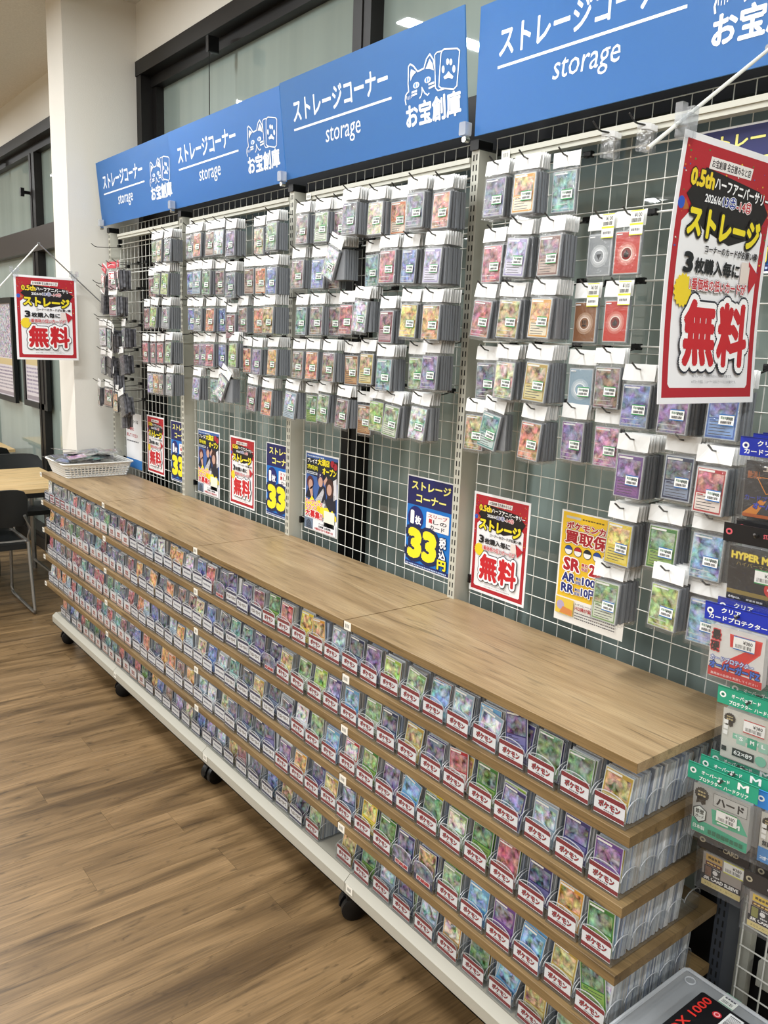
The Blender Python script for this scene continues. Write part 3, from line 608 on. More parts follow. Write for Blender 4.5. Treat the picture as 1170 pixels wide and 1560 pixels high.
BAGS = [
 ('nearest',0,2.821,1.955,4,'violet',0),('nearest',0,2.925,1.952,5,'amber',0),('nearest',0,3.011,1.951,1,'teal',0),('nearest',1,2.827,1.799,4,'red',0),
 ('nearest',1,2.918,1.809,5,'lavender',4),('nearest',1,3.024,1.806,6,'brown',0),('nearest',1,3.126,1.806,1,'steel',0),('nearest',1,3.198,1.807,1,'fire',0),
 ('nearest',2,2.816,1.667,5,'red',5),('nearest',2,2.906,1.667,5,'gold',3),('nearest',2,3.021,1.668,7,'amber',2),('nearest',2,3.102,1.662,1,'earth',0),
 ('nearest',2,3.185,1.664,1,'fire',0),('nearest',3,2.818,1.515,3,'violet',0),('nearest',3,2.904,1.521,5,'cream',2),('nearest',3,3.023,1.523,7,'gold',3),
 ('nearest',3,3.112,1.515,2,'ice',0),('nearest',3,3.191,1.521,3,'brown',0),('nearest',3,3.283,1.489,5,'blue',0),('nearest',4,2.8,1.382,4,'gold',0),
 ('nearest',4,2.865,1.39,4,'teal',10),('nearest',4,3.01,1.384,6,'orange',3),('nearest',4,3.108,1.394,3,'purple',0),('nearest',4,3.197,1.391,2,'pink',0),
 ('right',0,3.404,1.49,6,'purple',0),('right',0,3.501,1.489,5,'blue',0),('right',1,3.317,1.348,6,'purple',0),('right',1,3.416,1.357,4,'navy',0),
 ('right',1,3.499,1.347,6,'red',0),('right',2,3.308,1.202,6,'yellow',0),('right',2,3.397,1.21,4,'green',0),('right',2,3.496,1.214,4,'sky',0),
 ('right',3,3.289,1.07,6,'leaf',0),('right',3,3.429,1.097,6,'lime',0),('right',3,3.506,1.084,4,'sky',0),('second',0,1.952,1.95,4,'brown',0),
 ('second',0,2.079,1.946,5,'leaf',0),('second',0,2.152,1.946,3,'brown',0),('second',0,2.266,1.951,8,'navy',0),('second',0,2.355,1.947,5,'cream',0),
 ('second',0,2.424,1.946,2,'orange',0),('second',0,2.553,1.948,7,'navy',0),('second',0,2.648,1.94,6,'orange',0),('second',1,1.93,1.811,4,'brown',0),
 ('second',1,2.065,1.806,5,'blue',0),('second',1,2.123,1.805,3,'brown',0),('second',1,2.187,1.827,7,'white',22),('second',1,2.32,1.807,3,'teal',0),
 ('second',1,2.42,1.811,5,'red',0),('second',1,2.507,1.809,4,'blue',2),('second',1,2.647,1.801,8,'lavender',2),('second',2,1.957,1.661,4,'teal',0),
 ('second',2,2.062,1.662,5,'brown',0),('second',2,2.121,1.662,2,'brown',0),('second',2,2.213,1.666,4,'red',0),('second',2,2.315,1.674,6,'white',5),
 ('second',2,2.425,1.645,5,'crimson',0),('second',2,2.527,1.662,5,'yellow',2),('second',2,2.649,1.657,8,'amber',0),('second',3,1.941,1.518,4,'brown',0),
 ('second',3,2.04,1.52,5,'orange',0),('second',3,2.15,1.519,6,'brown',0),('second',3,2.232,1.514,3,'earth',0),('second',3,2.325,1.522,4,'gold',0),
 ('second',3,2.434,1.51,6,'teal',0),('second',3,2.542,1.52,3,'leaf',0),('second',3,2.632,1.526,6,'purple',0),('second',4,1.904,1.38,4,'ice',6),
 ('second',4,2,1.376,2,'green',0),('second',4,2.102,1.386,4,'leaf',3),('second',4,2.221,1.38,5,'brown',3),('second',4,2.295,1.367,2,'earth',0),
 ('second',4,2.371,1.384,3,'lime',3),('second',4,2.472,1.379,5,'leaf',6),('second',4,2.59,1.384,5,'white',5),('third',0,1.087,1.954,3,'grey',0),
 ('third',0,1.181,1.953,4,'orange',0),('third',0,1.291,1.951,4,'brown',0),('third',0,1.366,1.951,4,'white',0),('third',0,1.476,1.939,5,'purple',0),
 ('third',0,1.65,1.935,3,'cream',0),('third',0,1.774,1.941,5,'leaf',0),('third',1,1.077,1.812,2,'blue',0),('third',1,1.174,1.81,4,'ice',0),
 ('third',1,1.277,1.805,5,'green',0),('third',1,1.351,1.805,3,'brown',0),('third',1,1.476,1.789,5,'navy',0),('third',1,1.581,1.802,3,'brown',0),
 ('third',1,1.665,1.8,3,'orange',0),('third',1,1.792,1.794,6,'blue',0),('third',2,1.082,1.669,2,'blue',0),('third',2,1.181,1.665,4,'grey',0),
 ('third',2,1.31,1.665,5,'orange',0),('third',2,1.368,1.665,3,'blue',0),('third',2,1.463,1.64,4,'crimson',0),('third',2,1.535,1.665,3,'brown',0),
 ('third',2,1.654,1.662,3,'orange',0),('third',2,1.787,1.663,7,'gold',0),('third',3,1.109,1.524,1,'crimson',0),('third',3,1.202,1.527,3,'purple',0),
 ('third',3,1.287,1.528,4,'red',0),('third',3,1.37,1.527,3,'blue',0),('third',3,1.497,1.535,5,'lime',0),('third',3,1.569,1.519,3,'orange',0),
 ('third',3,1.678,1.517,5,'purple',0),('third',3,1.803,1.521,6,'amber',0),('third',4,1.164,1.389,4,'lavender',2),('third',4,1.303,1.389,3,'teal',0),
 ('third',4,1.381,1.405,3,'pink',0),('third',4,1.438,1.399,5,'white',30),('third',4,1.63,1.383,4,'crimson',3),('third',4,1.755,1.377,5,'orange',2),
 ('far',0,0.707,1.958,2,'leaf',0),('far',0,0.804,1.953,4,'cream',0),('far',0,0.935,1.947,6,'grey',0),('far',1,0.676,1.806,2,'crimson',0),
 ('far',1,0.784,1.818,4,'leaf',5),('far',1,0.908,1.812,6,'lime',5),('far',2,0.608,1.672,2,'crimson',0),('far',2,0.74,1.676,4,'lime',5),
 ('far',2,0.911,1.672,6,'grey',3),('far',3,0.584,1.518,2,'red',0),('far',3,0.672,1.517,2,'crimson',0),('far',3,0.753,1.52,2,'red',0),
 ('far',3,0.929,1.527,6,'leaf',0),('far',4,0.64,1.381,2,'lavender',0),('far',4,0.699,1.381,2,'amber',0),('far',4,0.751,1.381,2,'brown',0),
 ('far',4,0.937,1.39,6,'grey',0),
]
# ================================================================ cards
PAL = dict(red=('B0303A', 'E6D9D0'), crimson=('7C1E34', 'B89AA0'), orange=('D0743A', 'E9D9C6'), amber=('D89A3A', 'EADFC4'), gold=('B79A4A', 'D9CF9A'), yellow=('E3C83C', 'E9D668'),
           lime=('9DBB4E', 'DDE3B8'), leaf=('7FA06A', 'D6DDCB'), green=('3F7A3C', '8FAE5C'), teal=('4C8F8C', 'C9DAD6'), sky=('6FA6CC', '5C9CD0'), blue=('3C62B0', '7FA2D6'), navy=('2A3454', '8A97AE'),
           violet=('3F3A6C', '7C78A8'), purple=('6A4A8C', '8A5A98'), lavender=('9E97C4', 'D4D2E2'), pink=('C884B4', 'E6C9DE'), brown=('7C5448', 'B8A294'), earth=('8A5A36', 'C49A6C'), cream=('C9BC9A', 'E9E2CF'),
           white=('D3D8DC', 'EDEFF1'), grey=('7A7E82', 'B6B9BC'), steel=('8E9498', 'C6CACC'), ice=('8FA9BA', 'B6C6D2'), fire=('C4372C', 'E8A08C'))
CW, CH = .063, .088
_cards = {}
def card_mesh(col, kind=0):
    """trading card: coloured border, picture window, text panel; no real artwork"""
    if (col, kind) in _cards: return _cards[(col, kind)]
    a, b_ = PAL[col]; r = random.Random(hash_(col) + kind * 7)
    p = Print(CW, CH, 'C3C8CB', thick=.0012, eps=.00022); w_, h_ = CW, CH
    p.lay(); p.rect(.0016, .0016, w_ - .0016, h_ - .0016, b_); p.lay()
    if col in ('fire', 'steel', 'ice', 'earth') and kind < 2:     # plain element card: glow and a round emblem
        p.rect(.0025, .0025, w_ - .0025, h_ - .0025, a); p.lay(); cx, cz = w_ / 2, h_ * .47
        for rr, m_ in ((.024, .35), (.019, .6), (.0145, 1.0)):
            c0, c1 = hx(a), hx('F4E4D8' if col in ('fire', 'earth') else 'F0F4F6'); p.circ(cx, cz, rr, '%02X%02X%02X' % tuple(int(c0[i] + (c1[i] - c0[i]) * m_) for i in range(3)), n=28); p.lay()
        p.circ(cx, cz, .0122, a if col != 'fire' else '7A1A14', n=24); p.lay()
        if col == 'fire': p.poly([(cx - .006, cz - .006), (cx - .0065, cz), (cx - .002, cz + .004), (cx - .001, cz + .009), (cx + .003, cz + .004), (cx + .0065, cz + .001), (cx + .005, cz - .006), (cx, cz - .008)], '1E1210')
        elif col == 'earth':
            for i in range(3): p.rect(cx - .006 + i * .0045, cz - .001, cx - .003 + i * .0045, cz + .007, '2A1A10')
            p.rect(cx - .006, cz - .007, cx + .006, cz - .0025, '2A1A10')
        else: p.poly([(cx - .007, cz + .004), (cx + .007, cz + .004), (cx, cz - .008)], '30343A')
        p.lay(); p.rect(.004, h_ - .007, .018, h_ - .0045, 'E8E8E8')
    elif kind == 1:                                              # full-picture foil
        p.rect(.0018, .0018, w_ - .0018, h_ - .0018, a, art=0.15); p.lay()
        p.rect(.004, h_ - .0072, w_ * .62, h_ - .0042, 'ECECEC'); p.rect(.004, .006, w_ - .012, .0072, 'DADADA'); p.rect(.004, .016, w_ * .7, .0172, 'DADADA')
    else:
        p.rect(.0028, .0028, w_ - .0028, h_ - .0028, a); p.lay(); p.rect(.005, h_ * .46, w_ - .005, h_ - .0095, a if kind == 0 else b_, art=.1); p.rect(.004, h_ - .0082, w_ * .6, h_ - .0042, 'EFEFEA')
        p.rect(.005, .006, w_ - .005, h_ * .43, b_); p.lay()
        for i in range(5): p.rect(.008, h_ * .36 - i * .0058, w_ - .008 - r.random() * .02, h_ * .36 - i * .0058 + .0013, '4A4A50')
        p.rect(.008, h_ * .385, .02, h_ * .41, a)
    _cards[(col, kind)] = p.mesh('card', CARDINK); return _cards[(col, kind)]
def hash_(s): return sum((i + 3) * ord(c) for i, c in enumerate(s))
def sticker_mesh(edge, c2='F3F5F3'):
    p = Print(.030, .0215, 'F6F7F5', thick=.0003, eps=.0002); p.lay(); p.rect(0, 0, .03, .002, edge).rect(0, .0195, .03, .0215, edge)
    p.dashes(.003, .012, .027, .0175, '8FA396', 6, 2); p.text('¥980', .014, .0105, .028, .0165, '2A2A2E', .02); p.bars(.004, .004, .027, .009, '3A3A3E', 12, 5); return p.mesh('price_sticker')
STK = [sticker_mesh('2F9A52'), sticker_mesh('2C6FB4'), sticker_mesh('B7B94A')]
p = Print(.032, .05, 'F4F5EC', thick=.0003); p.lay(); p.rect(0, .02, .032, .024, 'D9DE3C').rect(0, .048, .032, .05, 'D9DE3C').rect(0, 0, .032, .002, 'D9DE3C'); p.text('¥100', .01, .036, .028, .045, '55555A', .02); p.bars(.004, .026, .028, .034, '3A3A3E', 12, 5); p.dashes(.004, .008, .026, .014, '88888C', 5, 1)
YTAG = p.mesh('price_tag')
# bag pieces, origin at the hang hole; card hangs from z -.118 to -.030
OX, OZ = -.0315, -.118
def film_mesh(x0, x1, z0, z1, y0, y1, amp, seed, m, nx=5, nz=8):
    r = random.Random(seed); g = MB(); V = []; F = []
    for j in range(nz + 1):
        for i in range(nx + 1):
            e = 0 if i in (0, nx) or j in (0, nz) else 1
            V.append((x0 + (x1 - x0) * i / nx, y0 - e * r.uniform(.2, 1) * amp, z0 + (z1 - z0) * j / nz))
    F += [(j * (nx + 1) + i, j * (nx + 1) + i + 1, (j + 1) * (nx + 1) + i + 1, (j + 1) * (nx + 1) + i) for j in range(nz) for i in range(nx)]
    k = len(V); V += [(x0, y1, z0), (x1, y1, z0), (x1, y1, z1), (x0, y1, z1)]; F.append((k + 1, k, k + 3, k + 2))
    F += [tuple([(nz * (nx + 1) + i) if 0 else i for i in range(nx, -1, -1)] + [k, k + 1])]
    return g.add(V, F).mesh('pocket', m, True)
POCKET = [film_mesh(OX - .004, OX + CW + .004, OZ - .008, OZ + CH + .010, -.0006, .0078, .0022, s_, FILM) for s_ in range(4)]
def header_mesh(seed):
    r = random.Random(seed); w0, w1, z0, z1 = -.0375, .0375, -.021, .012
    V = [(w0, .001, z0), (w0 / 3, -.0006, z0), (w1 / 3, .0008, z0), (w1, .0005, z0), (w0, .004, z1), (w0 / 3, .0035, z1), (w1 / 3, .0045, z1), (w1, .0035, z1)]
    V = [(x + r.uniform(-.001, .001), y + r.uniform(-.0012, .0012), z + r.uniform(-.001, .001)) for x, y, z in V]; k = 8
    V += [(x, y + .0014, z) for x, y, z in V]
    F = [(0, 1, 5, 4), (1, 2, 6, 5), (2, 3, 7, 6)]; F += [tuple(i + k for i in reversed(f)) for f in F]; F += [(4, 5, 13, 12), (5, 6, 14, 13), (6, 7, 15, 14), (3, 11, 15, 7), (8, 0, 4, 12), (1, 0, 8, 9), (2, 1, 9, 10), (3, 2, 10, 11)]
    return MB().add(V, F).mesh('header', PAPER)
HEADER = [header_mesh(s_) for s_ in range(5)]
SLEEVE = MB().rbox(OX - .0015, OX + CW + .0015, .0012, .0074, OZ - .0015, OZ + CH + .0015, .002, ax=1, n=2).mesh('rigid_sleeve', STEELSIDE)
def bag(x, y, z, col, kind, ry, seed, label, front=True, sticker=0, rx=0, rz=0):
    t = thing('bagged_card', label, 'bagged card', (x, y, z), (rx, math.radians(ry), rz), 'bagged cards hanging on the grid')
    link('header', HEADER[seed % 5], t); link('rigid_sleeve', SLEEVE, t); pk = link('pocket', POCKET[seed % 4], t)
    if front:
        link('card', card_mesh(col, kind), t, (OX, 0, OZ))
        if sticker >= 0: link('price_sticker', STK[sticker], pk, (OX + .028, -.0042, OZ + .026))
    return t
HOOKS = {}
def hook(x, z, L, label, tipup=.016):
    t = thing('display_hook', label, 'display hook', (x, 0, z), group='steel display hooks')
    key = round(L, 3)
    if key not in HOOKS:
        HOOKS[key] = (MB().tube([(0, .036, .014), (0, .0, .006), (0, -L + .006, .002), (0, -L - .006, .004), (0, -L - .024, tipup)], .0019, 6).mesh('rod', DARKSTEEL, True),)
    link('rod', HOOKS[key][0], t)
    link('clip', CLIPM, t)
    return t
m = MB(); m.rbox(-.010, -.002, .026, YM - .004, .010, .024, .003, ax=0); m.rbox(.002, .010, .026, YM - .004, .010, .024, .003, ax=0); m.box(-.003, .003, .026, YM - .006, .012, .022); CLIPM = m.mesh('clip', BLACK)
SECN = dict(nearest='nearest panel', right='cluster at right', second='second nearest panel', third='third nearest panel', far='farthest panel')
ORD = ['first', 'second', 'third', 'fourth', 'fifth', 'sixth', 'seventh', 'eighth', 'ninth', 'tenth', 'eleventh', 'twelfth', 'thirteenth']
ROWN = ['top', 'second', 'third', 'fourth', 'lowest']
cnt = {}; backs = []; rnd = random.Random(5)
KN = {}
for (sec, r, x, z, nb, col, tilt) in BAGS:
    i = cnt.get((sec, r), 0); cnt[(sec, r)] = i + 1
    yf = -.035 - .009 * nb if sec != 'right' else -.06 - .011 * nb
    hx_, hz = x + .0315, z + .118
    kind = 1 if (rnd.random() < (.75 if sec != 'right' else .25)) else 0
    st = 1 if sec == 'right' else 0
    if col in ('fire', 'steel', 'earth') and sec == 'nearest': kind = 0; st = 2
    elif col in ('earth', 'ice') and sec != 'nearest': kind = 2
    if col == 'ice' and sec == 'nearest': kind = 0; st = 0
    where = f'{ORD[i]} from left, {ROWN[r]} row, {SECN[sec]}'
    b = bag(hx_, yf, hz, col, kind, tilt, int(x * 97), f'bagged {col} card, front of its hook, {where}', True, st if st < 2 else -1, rx=-.05 if nb > 3 else 0, rz=rnd.uniform(-.05, .08))
    if st == 2: link('price_tag', YTAG, b, (.004, -.004, -.040))
    hook(hx_, hz, -yf + .004, f'steel hook with black clip, {where}')
    for k in range(1, nb): backs.append((sec, hx_, yf + .0088 * k + (.0 if sec != 'right' else .002 * k), hz, k, where))
backs.sort(key=lambda t_: (-t_[1], t_[4]))
lim = 300 - len(BAGS)
BK = ['right behind the front bag', 'second behind the front bag', 'third behind the front bag', 'fourth behind the front bag', 'fifth behind the front bag', 'sixth behind the front bag', 'seventh behind the front bag']
for n_, (sec, x, y, z, k, where) in enumerate(backs[:lim]):
    bag(x + rnd.uniform(-.001, .003), y, z, 'grey', 0, rnd.uniform(-1.5, 1.5), n_ * 3 + k, f'grey bag {BK[k - 1].replace(" the front bag", "")}, {where}', False, -1)
m = MB()
for (sec, x, y, z, k, where) in backs[lim:]:
    dx = rnd.uniform(-.001, .003); M_ = Matrix.Translation((x + dx, y, z)); m.slot = 0
    m.box(OX - .001, OX + CW + .001, .001, .0074, OZ, OZ + CH, M_); m.slot = 1; m.box(-.037, .037, .001, .003, -.021, .012, M_)
o = m.build('bagged_cards', [STEELSIDE, PAPER]); tag(o, 'further grey bagged cards filling the hooks behind the front bags', 'bagged cards', kind='stuff')
# the horizontal hook bars
ROWZ = [2.082, 1.940, 1.797, 1.655, 1.513]
for u in range(4):
    x0, x1 = u * U + (.08 if u == 0 else .035), (u + 1) * U - (.035 if u < 3 else .30)
    for r, z in enumerate(ROWZ):
        o = MB().tube([(x0, .036, z + .002), (x1, .036, z + .002)], .0024, 6).build('hook_bar', WHITEM)
        tag(o, f'white bar carrying the {ROWN[r]} row of hooks, {NAME[u]} section', 'bar', 'white hook bars')
# empty hooks and bundled clear bags at the top right, card-less stacks
for i, (x, z) in enumerate(((3.155, 2.098), (3.245, 2.098))):
    hook(x, z, .075, ['steel hook with thin clear bags at top, left of the pair', 'steel hook with thin clear bags at top, right of the pair'][i])
    for k in range(3):
        t = thing('clear_bag', f'narrow empty clear bag, {ORD[k]} from front on the {["left", "right"][i]} upper hook', 'clear bag', (x, -.045 + .012 * k, z), (0, 0, .9 + .12 * k), 'narrow clear bags')
        MB().rbox(-.014, .014, 0, .0025, -.048, .008, .002, ax=1).build('sheet', PACKFILM, t); MB().box(-.014, .014, -.0004, .0028, -.004, .008).build('header', PAPER, t)
# far-left odd bundles: dark accessory bags hanging in bunches beside the pillar
FW = [(.20, 1.955, 'red', 22, 'crimson'), (.33, 1.965, 'crimson', 0, 'red'), (.44, 1.965, 'crimson', 0, 'red'), (.16, 1.86, 'navy', 18, 'navy'), (.33, 1.845, 'crimson', 0, 'x'), (.40, 1.845, 'grey', 0, 'x'),
      (.15, 1.70, 'white', 0, 'x'), (.27, 1.69, 'teal', 6, 'x'), (.34, 1.67, 'brown', 14, 'x'), (.43, 1.70, 'grey', 0, 'x'), (.17, 1.56, 'grey', 0, 'x'), (.29, 1.55, 'navy', 12, 'x'), (.38, 1.57, 'navy', -8, 'x'),
      (.30, 1.47, 'navy', -6, 'x'), (.13, 1.40, 'brown', 8, 'x'), (.22, 1.40, 'brown', 6, 'x'), (.33, 1.385, 'amber', 0, 'x'), (.42, 1.37, 'navy', -16, 'x'), (.37, 1.31, 'navy', -4, 'x')]
DARKBAG = mat('dark_pouch', (40, 40, 46), .4); n, l, b = nt(DARKBAG); v = n.new('ShaderNodeTexVoronoi'); v.inputs['Scale'].default_value = 60
cr = n.new('ShaderNodeValToRGB'); cr.color_ramp.elements[0].color = (*lin((28, 28, 34)), 1); cr.color_ramp.elements[1].color = (*lin((120, 120, 126)), 1); tc = n.new('ShaderNodeTexCoord')
l.new(tc.outputs['Object'], v.inputs['Vector']); l.new(v.outputs['Distance'], cr.inputs[0]); l.new(cr.outputs[0], b.inputs['Base Color'])
PCH = []
for s_ in range(3):
    r = random.Random(s_ + 40); g = MB()
    for k in range(4):
        g.rbox(OX + .004 + r.uniform(-.004, .004), OX + CW - .004 + r.uniform(-.004, .004), .004 + .013 * k, .014 + .013 * k, OZ + r.uniform(-.006, .004), OZ + .086, .003, ax=1, n=2, M=Matrix.Rotation(r.uniform(-.14, .14), 4, 'Y'))
    PCH.append(g.mesh('pouch', DARKBAG))
for i, (x, z, col, tilt, hd) in enumerate(FW):
    where = ['topmost', 'upper', 'middle', 'lower', 'lowest'][min(4, int((1.98 - z) / .135))]
    lab = f'{ {"red": "red-headed", "crimson": "red-headed"}.get(hd, "white-headed") } bundle of small dark pouches, {where} in the far left bunch, {ORD[i % 12]} along'
    t = thing('pouch_bundle', lab, 'bundle', (x, -.085 - .01 * (i % 3), z), (0, math.radians(tilt), rnd.uniform(-.3, .3)), 'bundles of pouches beside the pillar')
    link('header', HEADER[i % 5], t); link('pouch', PCH[i % 3], t); link('pocket', POCKET[i % 4], t)
    if col != 'navy': link('card', card_mesh(col, 0), t, (OX, -.0006, OZ)); link('price_sticker', STK[0], t, (OX + .028, -.0042, OZ + .026))
    if hd in ('red', 'crimson'):
        p = Print(.07, .03, 'C84A54'); p.lay(); p.line([(.01, .01), (.03, .018), (.06, .014)], .003, 'F4E4E4'); p.build('red_header', t, loc=(-.035, -.003, -.018))
        p = Print(.045, .035, 'F4F4F2'); p.lay(); p.rect(.003, .003, .042, .03, 'C22A30'); p.lay(); p.text('3個', .006, .005, .039, .028, 'F4F4F2', .04); p.build('tag', t, loc=(-.02, -.006, -.070))
    L = .09 + .01 * (i % 3); hook(x, z, L, f'steel hook of the {where} pouch bundle, {ORD[i % 12]} in the far left bunch')
for x, z in ((.06, 2.06), (.065, 1.885), (.07, 1.72)):
    hook(x + .03, z, .085, f'empty dark hook by the pillar at height of the {["top", "second", "third"][int((2.07 - z) / .16)]} row')

# ================================================================ card boxes on the shelves
TW, TD = .078, .300
m = MB()
arch = [(0, 0), (TW, 0), (TW, .036)] + [(TW / 2 + TW / 2 * math.cos(PI * k / 10), .040 + .020 * math.sin(PI * k / 10)) for k in range(1, 10)] + [(0, .036)]
m.slot = 0; m.prism(arch, 1, 0, .0014)
m.slot = 1
top = arch[2:]
for (a, b_) in zip(top[:-1], top[1:]): m.add([(a[0], -.0001, a[1]), (b_[0], -.0001, b_[1]), (b_[0], -.0001, b_[1] - .0014), (a[0], -.0001, a[1] - .0014), (a[0], .0016, a[1] + .0001), (b_[0], .0016, b_[1] + .0001)], [(1, 0, 3, 2), (0, 1, 5, 4)])
side = [(0.0016, 0), (TD, 0)]
for k in range(4, -1, -1):
    c0 = .0016 + (TD - .0016) * k / 5; c1 = .0016 + (TD - .0016) * (k + 1) / 5
    side += [((c0 + c1) / 2 + (c1 - c0) / 2 * math.cos(PI * j / 6), .036 + .020 * math.sin(PI * j / 6)) for j in range(0, 7)]
for x in (0, TW - .0014):
    m.slot = 0; m.prism(side, 0, x, x + .0014)
    m.slot = 1
    e = side[2:]
    for a, b_ in zip(e[:-1], e[1:]): m.add([(x - .0001, a[0], a[1] + .0001), (x - .0001, b_[0], b_[1] + .0001), (x + .0015, b_[0], b_[1] + .0001), (x + .0015, a[0], a[1] + .0001), (x + .0015, a[0], a[1] - .0013), (x + .0015, b_[0], b_[1] - .0013)], [(0, 1, 2, 3), (2, 5, 4, 3)])
m.slot = 0; m.box(0.0014, TW - .0014, 0.0014, TD, 0.0004, .0016)
TRAY = m.mesh('tray', [ACRYL, ACRYLEDGE])
def tray_label(t, v=0):
    w_, h_ = .068, .044; p = Print(w_, h_, 'F1F0F0', thick=.0004, eps=.00015); p.lay()
    if t == 'R':
        p.rect(0, .0330, w_, .0425, '860C18').rect(0, .0015, w_, .0100, '860C18'); p.lay()
        p.text('ポケモン', .010, .0165, .058, .0300, 'B0202C', .03, [('3A2028', .05)]); p.dashes(.022, .0120, .045, .0142, '4A4048', 5)
    elif t == 'S':
        p.rect(0, .034, w_, .041, 'A03038').rect(0, .004, w_, .009, 'A03038'); p.lay(); p.dashes(.006, .014, .062, .028, 'B86068', 5, v)
    elif t == 'D':
        p.rect(0, .0325, w_, .041, '1F2450').rect(0, .002, w_, .0095, '1F2450'); p.lay(); p.text('デュエル・マスターズ', .007, .0155, .061, .0285, '5A4630', .06)
    elif t == 'N':
        p.rect(0, .034, w_, .041, '1F2450').rect(0, .002, w_, .008, '1F2450'); p.lay(); p.dashes(.008, .018, .060, .025, '8A8C98', 8, v)
    elif t == 'P':
        p.rect(0, 0, w_, .009, 'C9A090'); p.lay(); p.rect(.018, .013, .052, .033, 'E9D5CC'); p.lay(); p.dashes(.019, .0235, .050, .032, 'A8303A', 3, v); p.dashes(.019, .0135, .050, .0225, '8A2A3C', 3, v + 9)
    elif t == 'A':
        p = Print(w_, .054, '20264A', thick=.0004, eps=.0002); p.lay(); p.rect(0, .016, w_, .054, '4A4668', art=.15).rect(.008, .003, .06, .016, 'E6D8D4'); p.lay(); p.text('収納庫', .010, .0045, .058, .0145, 'B8242C', .06)
    return p.mesh('box_label')
LAB = {(t, v): tray_label(t, v) for t in 'RSDNPA' for v in (0, 1, 2)}
LN = dict(R='red-barred white label', S='pale red label', D='navy-barred logo label', N='navy-barred label', P='pink-and-white label', A='dark picture label')
RB = [2.24, 2.34, 2.42, 2.32, 2.44]; DB = [1.99, 1.92, 1.93, 1.93, 1.90]
CC = {'R': ['green', 'yellow', 'sky', 'leaf', 'amber', 'violet', 'navy', 'lime', 'ice', 'purple', 'gold', 'red', 'sky', 'green', 'white'], 'D': ['navy', 'violet', 'teal', 'crimson', 'navy', 'blue', 'gold'],
      'N': ['lavender', 'brown', 'blue', 'white', 'orange', 'amber', 'navy', 'cream', 'ice', 'red'], 'P': ['teal', 'crimson', 'navy', 'green', 'violet', 'red'], 'S': ['grey', 'white'], 'A': ['gold', 'violet']}
trays = []
for tier in range(5):
    if tier < 4: xs = [3.503 - .083 * k for k in range(43)]; y0 = -.364; z0 = ZS[tier]
    else: xs = [3.500 - .0886 * k for k in range(11)] + [2.447 - .0886 * k for k in range(28)]; y0 = -.320; z0 = .1725
    xs = [x for x in xs if x > -.004]
    per = {}
    for x in sorted(xs): per.setdefault(min(3, max(0, int((x + .045) / .9))), []).append(x)
    for u, lst in per.items():
        for i, x in enumerate(lst):
            if x > RB[tier]: t = 'R'
            elif x > DB[tier]: t = 'D'
            elif x > 1.12: t = 'N'
            elif x > .30: t = 'P'
            elif x > .06: t = 'S' if tier == 0 else 'N'
            else: t = 'N'
            if tier == 3 and 2.90 < x < 3.05: t = 'A'
            if (tier == 0 and 1.88 < x < 1.98) or (tier == 1 and 2.22 < x < 2.33): t = 'A'
            trays.append((tier, u, i, x, y0, z0, t))
STACK = [[], [], []]
def addbox(c, a, b_, rz=0, lean=0):
    (x0, y0, z0), (x1, y1, z1) = a, b_; s_ = lean * (z1 - z0)
    k = len(STACK[0]); STACK[0].extend([(x0, y0, z0), (x1, y0, z0), (x1, y1, z0), (x0, y1, z0), (x0, y0 + s_, z1), (x1, y0 + s_, z1), (x1, y1 + s_, z1), (x0, y1 + s_, z1)])
    STACK[1].extend([tuple(k + i for i in f) for f in ((0, 3, 2, 1), (4, 5, 6, 7), (0, 1, 5, 4), (1, 2, 6, 5), (2, 3, 7, 6), (3, 0, 4, 7))]); STACK[2].extend([c] * 6)
EDGE = [clr(c) + (1,) for c in ('D3D8DA', 'C8CDD0', 'E0E2E3', 'BCC2C8', 'D6DADC', 'CDD0D2', '98A0AC', 'E2E4E4', 'C0BCB6', 'A4B0C4', 'B4BAC0', '8A92A2')]
FRONTC = [clr(c) + (1,) for c in ('6F7F96', '8E8A70', '9A6A60', '7A9078', 'A8A2A8')]
rt = random.Random(11)
